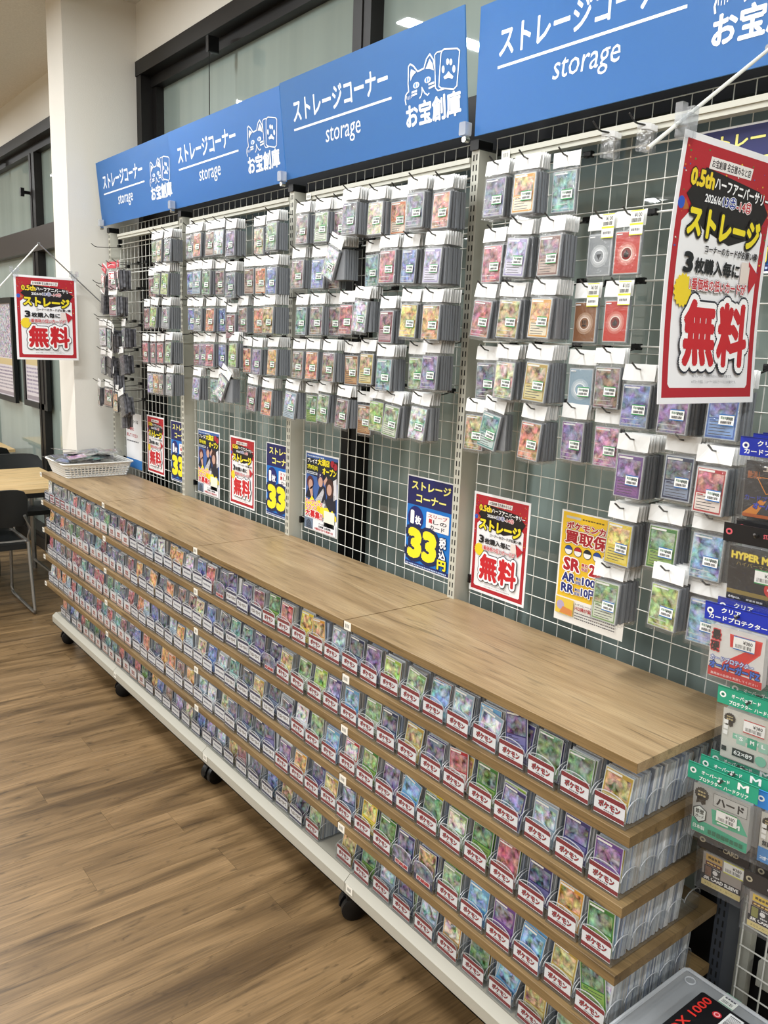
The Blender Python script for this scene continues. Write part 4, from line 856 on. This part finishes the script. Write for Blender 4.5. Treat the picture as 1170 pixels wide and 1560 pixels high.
for (tier, u, i, x, y0, z0, t) in trays:
    lab = f'clear card box with {LN[t]}, {ORD[i]} from left, {TIER[tier]} row, {NAME[u]} section'
    T_ = thing('card_box', lab, 'card box', (x, y0 + rt.uniform(-.003, .003), z0), (0, 0, rt.uniform(-.02, .02)), 'clear boxes of cards on the shelves')
    tr_ = link('tray', TRAY, T_); link('box_label', LAB[(t, rt.randrange(3))], tr_, (.005, .0024, .0035 + rt.uniform(0, .004) * (t != 'A')), (0, rt.uniform(-.02, .02), 0))
    cs = CC[t]; col = cs[rt.randrange(len(cs))]; kd = 2 if col == 'ice' else rt.choice([0, 0, 0, 2, 1]) if t == 'R' else rt.choice([0, 1, 1])
    fy = rt.uniform(.006, .022); lean = rt.uniform(.05, .16); zr = rt.choice([0, 0, 0, .004, .008]) if t != 'S' else 0
    tl = rt.uniform(-.03, .03) if rt.random() < .8 else rt.uniform(-.16, .16)
    c = link('card', card_mesh(col, kd), None, (x + .0075 + rt.uniform(-.0015, .0015), y0 + fy, z0 + .003 + zr), (-lean, tl, 0))
    if rt.random() < .12: c.rotation_euler[1] = rt.choice([-.2, .22]); c.location.z += .012
    c['label'] = f'{col} card at the front of the {ORD[i]} box, {TIER[tier]} row, {NAME[u]} section'; c['category'] = 'card'; c['group'] = 'cards at the front of the boxes'; c.name = 'trading_card'
    if u == 3:
        col2 = rt.choice(cs); c2 = link('trading_card', card_mesh(col2, 0), None, (x + .0075, y0 + fy + .006, z0 + .0045), (-lean, rt.uniform(-.03, .03), 0))
        tag(c2, f'{col2} card second in the {ORD[i]} box, {TIER[tier]} row, {NAME[u]} section', 'card', 'cards at the front of the boxes')
    y = fy + (.012 if u == 3 else .0055)
    end = TD - .012 - (rt.uniform(0, .12) if rt.random() < .3 else 0)
    while y < end:
        th = rt.choice([.0022, .003, .0045, .0065]); gap = .0005 if rt.random() > .06 else rt.uniform(.004, .012)
        dz = rt.uniform(-.002, .003) + (.006 if rt.random() < .05 else 0); dx = rt.uniform(-.0012, .0012)
        addbox(rt.choice(EDGE), (x + .0065 + dx, y0 + y, z0 + .003), (x + .0715 + dx, y0 + y + th, z0 + .092 + dz), 0, lean * .9)
        y += th + gap
me = bpy.data.meshes.new('stacked_cards'); me.from_pydata(STACK[0], [], STACK[1]); me.materials.append(CARDINK)
at = me.color_attributes.new('Col', 'FLOAT_COLOR', 'CORNER'); at.data.foreach_set('color', np.repeat(np.array(STACK[2], dtype=np.float32), 4, axis=0).ravel()); me.update()
o = link('stacked_cards', me); tag(o, 'sleeved cards packed behind the front cards in all the boxes', 'cards', kind='stuff')
# ================================================================ basket of cards on the left worktop
bk = thing('basket', 'white perforated plastic basket full of bagged cards on the far left worktop', 'basket', (.135, -.168, H + .0005), (0, 0, .0))
WP = mat('basket_plastic', (228, 228, 224), .4)
def basket_mesh():
    m = MB(); a0, b0, a1, b1, h = .128, .150, .150, .170, .072
    P_ = lambda f, s_, z: None
    def ring(z, r, ex=0):
        t = z / h; a, b_ = a0 + (a1 - a0) * t + ex, b0 + (b1 - b0) * t + ex; rr = .02; pts = []
        for sx, sy, st in ((1, 1, 0), (-1, 1, 90), (-1, -1, 180), (1, -1, 270)):
            for k in range(4): g = math.radians(st + 30 * k); pts.append((sx * (a - rr) + rr * math.cos(g), sy * (b_ - rr) + rr * math.sin(g), z))
        m.tube(pts, r, 5, closed=True)
    for z in (.003, .014, .026, .038, .050): ring(z, .0028)
    ring(.058, .0038); ring(.066, .0038); ring(.072, .0045, .006)
    for s_ in (-1, 1):
        for k in range(17):
            f = -1 + 2 * (k + .5) / 17
            m.tube([(f * (a0 - .012), s_ * b0, .002), (f * (a1 - .014), s_ * (b1), .066)], .0028, 4)
            m.tube([(s_ * a0, f * (b0 - .012), .002), (s_ * a1, f * (b1 - .014), .066)], .0028, 4)
    m.box(-a0 + .003, a0 - .003, -b0 + .003, b0 - .003, .0, .003)
    return m
basket_mesh().build('body', WP, bk)
p = Print(.10, .045, 'EFEAE4'); p.lay(); p.rect(.0, .030, .10, .036, 'C04048').rect(0, .008, .1, .014, 'C04048'); p.lay(); p.dashes(.008, .017, .092, .027, 'A86068', 9, 2); p.build('paper_tag', bk, loc=(-.158, .055, .012), rot=(-.0, 0, -PI / 2))
rb = random.Random(8); cl_ = ['navy', 'crimson', 'pink', 'grey', 'blue', 'leaf', 'white', 'violet', 'brown', 'teal']
for i in range(34):
    x, y = rb.uniform(-.075, .075), rb.uniform(-.10, .10); z = .022 + .0022 * i + .002
    c = cl_[i % 10]
    o = link('bagged_card', card_mesh(c, 1), None, (.135 + x - .03, -.168 + y - .03, H + z * .95 + .026), (-PI / 2 + rb.uniform(-.16, .16), rb.uniform(-.2, .2), rb.uniform(0, 6.28)))
    tag(o, f'loose {c} bagged card in the white basket, {["bottom", "lower middle", "upper middle", "top"][i // 10]} layer', 'bagged card', 'loose bagged cards in the basket')
    PK = MB().rbox(-.005, CW + .005, -.0012, .0022, -.006, CH + .02, .003, ax=1, n=1).mesh('pocket', FILM) if i == 0 else PK
    link('pocket', PK, o)

# ================================================================ sleeve packs on the right panel
def pack(x, z, y, w_, h_, design, label, head, tilt=0, ry=0, layers=3, headh=.034, rz=0):
    """bag of sleeves: printed header, bulging film, printed insert, price sticker"""
    t = thing('sleeve_pack', label, 'sleeve pack', (x, y, z), (tilt, ry, rz))
    p = Print(w_, headh, head[0], thick=.002); head[1](p, w_, headh); p.build('header', t, loc=(-w_ / 2, -.001, -headh + .008))
    MB().rbox(-w_ / 2 + .012, w_ / 2 - .012, .004, .022, -h_ - .018, -headh - .004, .003, ax=1).build('sleeves', mat('sleeve_stack', design[0], .35), t)
    p = Print(w_ - .024, h_ - .018, None); design[1](p, w_ - .024, h_ - .018); p.build('insert', t, loc=(-w_ / 2 + .012, .0028, -h_ - .016))
    link('film', film_mesh(-w_ / 2, w_ / 2, -h_ - .026, -headh + .006, -.002, .026, .006, int(x * 1000 + z * 777), PACKFILM, 7, 9), t)
    MB().tube([(0, -.016, .0), (0, -.012, -.006), (0, .09 + 0 * y, -.0075)], .0026, 6).build('hook_end', DARKSTEEL, t)
    return t
def d_head(c2, lines, txtc='F4F8F6'):
    def f(p, w_, h_):
        p.lay(); p.rect(0, h_ - .002, w_, h_, c2)
        p.lay(); p.circ(.010, h_ * .55, .006, txtc); p.lay(); p.circ(.010, h_ * .55, .003, c2); p.lay(-1)
        for (s_, x0, z0, x1, z1) in lines: p.text(s_, x0, z0, x1, z1, txtc, .03)
    return f
def medal(p, x, z, r, c='2A241A'):
    p.lay(); p.poly([(x - r * .5, z), (x - r * .7, z - r * 1.6), (x - r * .1, z - r * 1.2), (x + r * .1, z - r * 1.6), (x + r * .6, z - r * 1.3), (x + r * .5, z)], c); p.star(x, z, r, r * .88, 16, c); p.lay(); p.dashes(x - r * .55, z + r * .15, x + r * .55, z + r * .4, 'B8A878', 3); p.dashes(x - r * .55, z - r * .35, x + r * .55, z - r * .05, 'B8A878', 3, 3)
def sticker(p, x, z, c='2F9A52', w_=.038, h_=.026):
    p.lay(2); p.rect(x, z, x + w_, z + h_, 'F6F7F5'); p.lay(); p.rect(x, z, x + w_, z + .002, c).rect(x, z + h_ - .002, x + w_, z + h_, c); p.bars(x + .004, z + .004, x + w_ - .005, z + .011, '3A3A3E', 14, 3); p.text('¥380', x + w_ * .45, z + .013, x + w_ - .004, z + .020, '2A2A2E', .02)
def ins_hard(p, w_, h_):
    p.rect(0, 0, w_, h_, 'A9ABA8'); p.lay(); p.poly([(0, 0), (w_, 0), (w_, .020), (.0, .028)], '3BA584').poly([(w_ * .38, .03), (w_, .034), (w_ * .84, .062), (w_ * .34, .06)], '4FB08F'); p.lay()
    p.rect(w_ * .36, h_ - .032, w_ - .004, h_ - .006, '6A6E6C'); p.lay(); p.rect(w_ * .37, h_ - .031, w_ - .005, h_ - .007, 'B9BBB8'); p.lay(); p.text('ハード', w_ * .42, h_ - .028, w_ - .01, h_ - .011, '14161A', .05)
    medal(p, .016, h_ - .018, .014); p.lay(); p.poly([(.002, .05), (.014, .058), (.028, .05), (.027, .03), (.014, .02), (.003, .03)], '26302C'); p.lay(); p.poly([(.004, .049), (.014, .056), (.026, .049), (.025, .031), (.014, .023), (.005, .031)], 'D9E0DC'); p.lay(); p.text('鉄壁', .007, .040, .023, .050, '26302C', .03); p.text('ガード', .007, .031, .023, .038, '26302C', .03)
    p.rect(w_ * .46, .036, w_ * .66, .056, 'E6ECE8'); p.text('M', w_ * .74, .040, w_ * .86, .050, 'EDF4F0', .04); p.text('日本製', .004, .008, .026, .017, 'EAF4F0', .02); p.dashes(.032, .006, w_ - .006, .016, '1E6A50', 8, 3); sticker(p, w_ * .44, h_ - .060)
def ins_side(p, w_, h_):
    p.rect(0, 0, w_, h_, 'CFCFC6'); p.lay(); p.rect(w_ * .22, h_ - .056, w_, h_ - .045, '7FC0A6'); p.text('サイドイン', w_ * .26, h_ - .055, w_ * .9, h_ - .047, 'F2F6F4', .03)
    for i, (s_, c) in enumerate((('S', '9DC9B6'), ('M', '3BA584'), ('L', '9DC9B6'))): p.rect(w_ * (.30 + .22 * i), .036, w_ * (.48 + .22 * i), .056, c); p.lay(); p.text(s_, w_ * (.35 + .22 * i), .044, w_ * (.43 + .22 * i), .052, 'F4F8F6', .04)
    medal(p, .013, h_ - .018, .011); p.lay(); p.rect(.022, .010, .062, .026, '2A2E2C'); p.lay(); p.text('62×89', .025, .0135, .059, .0225, 'E4E8E6', .03); p.circ(w_ - .018, .018, .010, '7FC0A6')
    for k in range(3): p.rect(.003, .048 + .011 * k, .011, .056 + .011 * k, 'F2F4F2')
    p.rect(.002, .014, .011, .024, '2A2E2C'); sticker(p, w_ * .42, h_ - .036, 'C04040')
def ins_z(p, w_, h_):
    p.rect(0, 0, w_, h_, 'DCDCDA'); p.lay(); p.poly([(0, 0), (w_, 0), (w_, .014), (0, .018)], 'C4262C'); p.lay()
    p.poly([(w_ * .36, h_ - .010), (w_ * .95, h_ - .010), (w_ * .93, h_ - .035), (w_ * .62, .030), (w_ * .96, .030), (w_ * .96, .018), (w_ * .24, .018), (w_ * .27, .032), (w_ * .68, h_ - .035), (w_ * .38, h_ - .035)], 'E0463C'); p.lay()
    p.poly([(w_ * .38, h_ - .013), (w_ * .93, h_ - .013), (w_ * .91, h_ - .034), (w_ * .58, .033), (w_ * .94, .033), (w_ * .94, .021), (w_ * .27, .021), (w_ * .30, .032), (w_ * .72, h_ - .032), (w_ * .39, h_ - .032)], 'D42A2A'); p.lay()
    p.text('最', .004, h_ - .028, .020, h_ - .008, '15151A', .04, [('D43A40', .09)]); p.text('硬', .002, h_ - .050, .018, h_ - .031, '15151A', .04, [('D43A40', .09)])
    p.text('カードプロテクター', .004, .032, w_ - .016, .042, 'E6ECF8', .02, [('2A4AA8', .09)]); p.text('オーバーガードZ', .003, .016, w_ - .004, .031, '3C6AD0', .05, [('16204C', .10)]); p.text('最高級の品質を実感してください', .006, .004, w_ - .006, .009, 'F2E8E8', .01)
    sticker(p, w_ * .44, h_ - .036, '2C6FB4')
def ins_black(p, w_, h_):
    p.rect(0, 0, w_, h_, '17181B'); p.lay(); p.rect(0, .012, w_, .020, '8A7636').rect(0, 0, w_, .010, '0E0E10'); p.lay(); p.text('HYPER MAT', .004, h_ - .022, w_ - .004, h_ - .008, 'E8D34A', .05, [('6A5414', .07)], slope=-.03); p.text('ハイパーマット', .014, h_ - .034, w_ - .016, h_ - .026, '9A8A48', .01)
    p.circ(w_ * .84, .032, .015, 'C42A2C'); p.lay(); p.dashes(w_ * .74, .029, w_ * .94, .034, 'F0D8D8', 4); p.text('64pcs.', .004, .002, .026, .008, 'E6E6E6', .03); p.dashes(.036, .003, .066, .007, 'B8B8B8', 5); sticker(p, w_ * .50, .040)
def ins_x(p, w_, h_):
    p.rect(0, 0, w_, h_, '2A2C31'); p.lay(); p.poly([(.0, .006), (w_ * .30, h_ * .32), (w_ * .42, h_ * .32), (w_ * .26, .006)], 'D0802A').poly([(w_ * .52, h_ * .42), (w_ * .70, h_ * .62), (w_ * .98, h_ * .62), (w_ * .80, h_ * .42)], 'D0802A'); p.line([(w_ * .22, h_ * .72), (w_ * .42, h_ * .72), (w_ * .56, h_ * .48), (w_ * .40, h_ * .44), (w_ * .22, h_ * .72)], .0015, 'D0802A').line([(w_ * .62, .008), (w_ * .95, .008), (w_ * .7, h_ * .28), (w_ * .62, .008)], .0015, 'D0802A'); p.lay()
    p.rect(0, 0, w_, .006, 'B05A28'); p.text('エンボス', .030, h_ - .018, w_ - .006, h_ - .007, 'C8BCB0', .03, [('1A1414', .06)]); p.text('艶消し', .004, h_ - .032, .030, h_ - .018, '9A5A34', .03); p.text('カードプロテクター', .002, h_ * .30, w_ - .004, h_ * .40, '2A3A9A', .03); p.text('オーバーガード', .018, h_ * .16, w_ - .002, h_ * .28, '3A4AC0', .04, [('14143C', .07)]); sticker(p, w_ * .48, h_ * .52)
def ins_brown(c1, c2, c3):
    def f(p, w_, h_):
        p.rect(0, 0, w_, h_, 'A19A94'); p.lay(); p.rect(0, .0, w_, .012, 'D9C98A').rect(0, .013, w_, .026, '1B1618'); p.lay(); p.text('CARD SLEEVE', .018, .0155, w_ - .004, .0235, 'F2F2F0', .05); p.text('3R', .004, .0148, .016, .0242, 'F2F2F0', .05); p.text('タカラノカード・ガード', .006, .0035, w_ - .014, .0085, '6A5A24', .01)
        p.rect(.006, h_ - .016, w_ * .50, h_ - .002, c2).rect(.006, h_ - .026, w_ * .50, h_ - .018, c3).rect(.004, h_ - .052, w_ * .48, h_ - .027, '26262C'); p.lay(); p.rect(.006, h_ - .050, .018, h_ - .029, c1).circ(w_ * .34, h_ - .038, .005, 'E6E6E6'); p.dashes(.010, h_ - .012, w_ * .46, h_ - .006, '5A4624', 4, 2); p.dashes(.008, h_ - .024, w_ * .46, h_ - .020, 'D8B86A', 4); p.dashes(.022, h_ - .032, w_ * .46, h_ - .029, 'D8D8D8', 4); p.dashes(.022, h_ - .049, w_ * .46, h_ - .045, 'D8D8D8', 4)
        sticker(p, w_ * .54, h_ - .026, 'D9DE3C')
    return f
def ins_blue(p, w_, h_):
    ins_side(p, w_, h_); p.lay(); p.rect(0, 0, w_, .030, '3F86C8'); p.lay(); p.text('オーバー', .004, .006, w_ - .02, .014, 'EAF2FA', .02); p.text('無敵シールド', .006, .034, w_ * .6, .046, '26302C', .03)
def ins_pink(p, w_, h_):
    p.rect(0, 0, w_, h_, 'CFCBC8'); medal(p, .015, h_ - .02, .012); p.lay()
    r = random.Random(2)
    for k in range(16): p.circ(r.uniform(.004, .03), r.uniform(.03, h_ - .045), r.uniform(.002, .0045), 'D890B0')
    p.lay(); p.text('ソフト', .012, .022, .040, .034, '26302C', .03); p.text('M', w_ * .3, .008, w_ * .6, .020, 'C0306A', .05)
GRN = ('2FA080', d_head('1E7A60', [('プロテクター', .022, .003, .064, .0115), ('ハードクリア', .068, .003, .112, .0115), ('オーバーガード', .026, .017, .078, .025), ('M', .092, .016, .112, .030)]))
BLU = ('2236B0', d_head('16247C', [('カードプロテクター', .008, .004, .112, .014), ('クリア', .03, .019, .065, .029)]))
BLK = ('131316', d_head('131316', [('STANDARD', .070, .016, .105, .024)], 'D8606A'))
LBL = ('3A8ADC', d_head('2A6AB8', [('プロテクター', .04, .004, .10, .012), ('サイド', .04, .018, .07, .026)]))
DRK = ('3A3634', d_head('3A3634', [('CARD', .05, .010, .08, .020)], 'B0A890'))
MGT = ('B0306A', d_head('8A2454', [('プロテクター', .04, .004, .10, .012)]))
SP = [(3.665, 1.498, -.17, .120, .120, ((45, 46, 50), ins_x), 'black and orange sleeve pack with blue header at right', BLU),
      (3.665, 1.345, -.19, .120, .118, ((26, 26, 28), ins_black), 'black and gold sleeve pack with red badge at right', BLK),
      (3.660, 1.200, -.21, .122, .118, ((215, 216, 214), ins_z), 'white sleeve pack with big red letter Z and blue header', BLU),
      (3.690, 1.045, -.19, .116, .118, ((200, 200, 192), ins_side), 'beige sleeve pack with pale green print, under the Z pack', GRN),
      (3.682, .902, -.235, .128, .118, ((168, 170, 168), ins_hard), 'clear sleeve pack with bright green header and silver medal badge', GRN),
      (3.668, .735, -.17, .100, .092, ((158, 152, 146), ins_brown('7A5A4A', 'C9A45A', '5A1E1E')), 'brown and black sleeve pack, bottom left of the packs', DRK),
      (3.775, .720, -.19, .100, .092, ((158, 152, 146), ins_brown('8A8A4A', 'D8B840', '5A3A1A')), 'brown and gold sleeve pack, bottom right', DRK),
      (3.792, .890, -.205, .118, .118, ((170, 172, 172), ins_blue), 'clear sleeve pack with light blue header at the right edge', LBL),
      (3.792, 1.070, -.19, .116, .118, ((200, 196, 192), ins_pink), 'sleeve pack with pink print at the right edge', MGT),
      (3.800, 1.62, -.12, .12, .118, ((60, 70, 150), ins_z), 'blue-headed sleeve pack high at the right edge behind the poster', BLU)]
for i, (x, z, y, w_, h_, d_, lab, hd) in enumerate(SP):
    t = pack(x, z, y, w_, h_, d_, lab, hd, tilt=.10, rz=.10)
    for k in range(2):
        s_ = pack(x + .004, z + .004, y + .034 * (k + 1), w_, h_, (d_[0], lambda p, a, b_: p.rect(0, 0, a, b_, 'B0B2B2')), lab + (', second back' if k == 0 else ', third back'), hd, tilt=.06, rz=.10)
for me_ in list(bpy.data.meshes):
    pass
# ================================================================ clear storage box at the lower right
bx = thing('storage_box', 'large clear plastic storage box at the bottom right corner', 'storage box', (3.60, -.125, .40), (0, 0, 0))
m = MB(); m.rbox(.0, .40, -.30, 0, -.006, .002, .018, ax=2); m.build('lid', BOXPL, bx)
m = MB(); 
for (a, b_, c, d) in ((.012, .388, -.288, -.284), (.012, .388, -.016, -.012), (.012, .016, -.288, -.012), (.384, .388, -.288, -.012)): m.box(a, b_, c, d, -.24, -.006)
m.box(.012, .388, -.288, -.012, -.244, -.24); m.build('box_body', BOXPL, bx)
m = MB()
m.tube([(.012, -.006, .004), (.388, -.006, .004), (.394, -.012, .004), (.394, -.288, .004), (.388, -.294, .004), (.012, -.294, .004), (.006, -.288, .004), (.006, -.012, .004)], .004, 6, closed=True)
for (a, b_) in ((.03, -.03), (.37, -.03), (.03, -.27)): m.tube([(a + .010 * math.cos(PI * k / 6), b_ + .010 * math.sin(PI * k / 6), .0035) for k in range(12)], .0016, 5, closed=True)
m.build('lid_rim', ACRYLEDGE, bx)
p = Print(.030, .036, 'E9ECE6'); p.lay(); p.rect(0, 0, .030, .0025, '7FB89A').rect(0, .0335, .030, .036, '7FB89A'); p.bars(.004, .006, .026, .015, '3A3A3E', 10, 3); p.dashes(.004, .020, .026, .029, '50505A', 4, 3)
tag(p.build('price_sticker', bx, loc=(.092, -.034, .0035), rot=(-PI / 2, 0, .0)), None, None)
bl = thing('black_box', 'black card box with red lettering lying on the clear storage box lid', 'box', (3.676, -.192, .4030))
MB().rbox(0, .20, -.30, 0, 0, .028, .006, ax=2).build('carton', mat('black_carton', (20, 20, 23), .35), bl)
p = Print(.26, .18, None); p.lay(); p.text('BOX 1000', .115, .162, .262, .180, 'D03028', .02); p.circ(.238, .141, .0085, 'B8202C'); p.lay(); p.circ(.238, .141, .006, 'E0A0A4'); p.lay(); p.circ(.238, .141, .0035, 'B8202C')
p.rect(.205, .100, .262, .128, 'DADCDC'); p.lay(); p.bars(.209, .103, .258, .124, '2A2A2E', 16, 4)
p.build('print', bl, loc=(.19, -.27, .0290), rot=(-PI / 2, 0, PI / 2))
lw = MB().box(3.58, 4.45, -.46, .03, .13, .15); o = lw.build('lower_shelf', DECK); tag(o, 'cream metal shelf under the clear storage box at lower right', 'shelf')
MB().box(3.64, 4.40, -.45, .02, 0, .13).build('plinth', DECK, o)

# ================================================================ tables, chairs and framed pictures on the left
def table(x0, x1, y0, y1, label):
    t = thing('table', label, 'table', (x0, y0, 0), group='light oak tables by the window'); a, b_ = x1 - x0, y1 - y0
    MB().rbox(0, a, 0, b_, .676, .70, .004, ax=2).build('tabletop', TABLEW, t)
    MB().box(.03, a - .03, .04, b_ - .04, .640, .676).build('apron', BLACK, t)
    for (p_, q_) in ((.08, .08), (a - .08, .08), (.08, b_ - .08), (a - .08, b_ - .08)):
        MB().cyl((p_, q_, 0), (p_, q_, .645), .016, 10).build('leg', CHROME if 0 else mat_leg, t)
    MB().tube([(.08, b_ - .08, .06), (a - .08, b_ - .08, .06)], .010, 8).build('rail', mat_leg, t)
mat_leg = mat('leg_grey', (150, 148, 144), .3, metal=.7)
table(-1.65, -.80, -1.45, .07, 'light oak table beside the left end of the shelving')
table(-3.45, -2.66, -1.35, .17, 'second light oak table farther left by the window')
BLKFAB = mat('black_vinyl', (17, 19, 20), .42)
def chair(x, y, rz, label):
    """stacking chair with sled base; front faces local +x"""
    t = thing('chair', label, 'chair', (x, y, 0), (0, 0, rz), 'black stacking chairs')
    # seat pad
    g = MB(); n1, n2 = 8, 6; V = []; 
    for j in range(n2 + 1):
        for i in range(n1 + 1):
            fx, fy = i / n1, j / n2; xx = .02 + .42 * fx; yy = -.215 + .43 * fy; e = (abs(fx - .5) * 2) ** 4 + (abs(fy - .5) * 2) ** 4
            V.append((xx, yy, .452 - .02 * min(1, e) - .014 * (1 - fx)))
    F = [(j * (n1 + 1) + i, j * (n1 + 1) + i + 1, (j + 1) * (n1 + 1) + i + 1, (j + 1) * (n1 + 1) + i) for j in range(n2) for i in range(n1)]
    k = len(V); V += [(a, b_, c - .032) for a, b_, c in V]; F += [tuple(k + i for i in reversed(f)) for f in F]
    edge = [i for i in range(n1 + 1)] + [(j * (n1 + 1) + n1) for j in range(1, n2 + 1)] + [n2 * (n1 + 1) + i for i in range(n1 - 1, -1, -1)] + [j * (n1 + 1) for j in range(n2 - 1, 0, -1)]
    F += [(edge[i], k + edge[i], k + edge[(i + 1) % len(edge)], edge[(i + 1) % len(edge)]) for i in range(len(edge))]
    g.add(V, F).build('seat', BLKFAB, t, True)
    # backrest: curved shell with rounded corners
    g = MB(); V = []; n1, n2 = 10, 8
    for j in range(n2 + 1):
        for i in range(n1 + 1):
            fy, fz = i / n1 * 2 - 1, j / n2; hw = .215 * (1 - .10 * max(0, (fz - .72) / .28) ** 2 - .10 * max(0, (.2 - fz) / .2) ** 2)
            V.append((-.015 - .055 * fz + .035 * fy * fy * 0 - .03 * (1 - fy * fy), fy * hw, .535 + .225 * fz - .018 * abs(fy) ** 6 * (fz > .8)))
    F = [(j * (n1 + 1) + i, (j + 1) * (n1 + 1) + i, (j + 1) * (n1 + 1) + i + 1, j * (n1 + 1) + i + 1) for j in range(n2) for i in range(n1)]
    k = len(V); V += [(a + .022, b_, c) for a, b_, c in V]; F += [tuple(k + i for i in reversed(f)) for f in F]
    edge = [i for i in range(n1 + 1)] + [(j * (n1 + 1) + n1) for j in range(1, n2 + 1)] + [n2 * (n1 + 1) + i for i in range(n1 - 1, -1, -1)] + [j * (n1 + 1) for j in range(n2 - 1, 0, -1)]
    F += [(edge[i], edge[(i + 1) % len(edge)], k + edge[(i + 1) % len(edge)], k + edge[i]) for i in range(len(edge))]
    g.add(V, F).build('backrest', BLKFAB, t, True)
    for s_ in (-1, 1):
        y_ = s_ * .225
        MB().tube([(-.045, s_ * .195, .60), (-.02, y_, .52), (.0, y_, .47), (.02, y_, .43), (.0, y_, .30), (-.055, y_, .03), (-.05, y_, .014), (-.02, y_, .010), (.40, y_, .010), (.44, y_, .018), (.45, y_, .05), (.425, y_, .40), (.41, y_, .425), (.38, y_, .43), (.02, y_, .43)], .0095, 10).build('sled_leg', mat_leg, t, True)
    MB().cyl((.06, -.225, .425), (.06, .225, .425), .009, 8).cyl((.36, -.225, .425), (.36, .225, .425), .009, 8).build('cross_bar', mat_leg, t)
for (x, y, rz, lab) in ((-.58, -.52, PI, 'black chair with grey sled legs at the near side of the left table'),
                        (-1.88, -.05, 0, 'black chair at the far side of the left table, its back above the tabletop'),
                        (-1.88, -.60, 0, 'black chair at the far side of the left table, out of frame to the left'),
                        (-2.46, -.15, PI, 'black chair at the near side of the second table by the window')):
    chair(x, y, rz, lab)
def framed(x0, x1, z0, z1, rot, label, base):
    w_, h_ = x1 - x0, z1 - z0; t = thing('framed_picture', label, 'picture', (x0, .245, z0), (0, rot, 0))
    m = MB(); e = .045
    m.box(0, w_, 0, .03, 0, e).box(0, w_, 0, .03, h_ - e, h_).box(0, e, 0, .03, e, h_ - e).box(w_ - e, w_, 0, .03, e, h_ - e); m.build('frame', BLACK, t)
    p = Print(w_ - 2 * e, h_ - 2 * e, 'CFC8CC'); W_, H_ = w_ - 2 * e, h_ - 2 * e; r = random.Random(int(x0 * 50)); p.lay(); p.rect(.01, H_ * .42, W_ - .01, H_ - .01, base, art=.15); p.rect(.01, H_ * .34, W_ - .01, H_ * .41, 'C4B184')
    for k in range(7): p.dashes(.02, H_ * .30 - k * H_ * .037, W_ - .02, H_ * .32 - k * H_ * .037, r.choice(['7A6E86', '948AA0', '8A8290']), 16, k)
    p.rect(.01, .01, W_ - .01, H_ * .05, '9A9098')
    p.build('print', t, loc=(e, .012, e))
framed(-3.50, -2.88, 1.05, 1.90, .0, 'black framed poster on the left window, cut by the picture edge', 'A09AA8')
framed(-2.62, -2.00, 1.06, 1.96, .0, 'black framed poster on the left window, below the hanging sale poster', '8C9098')
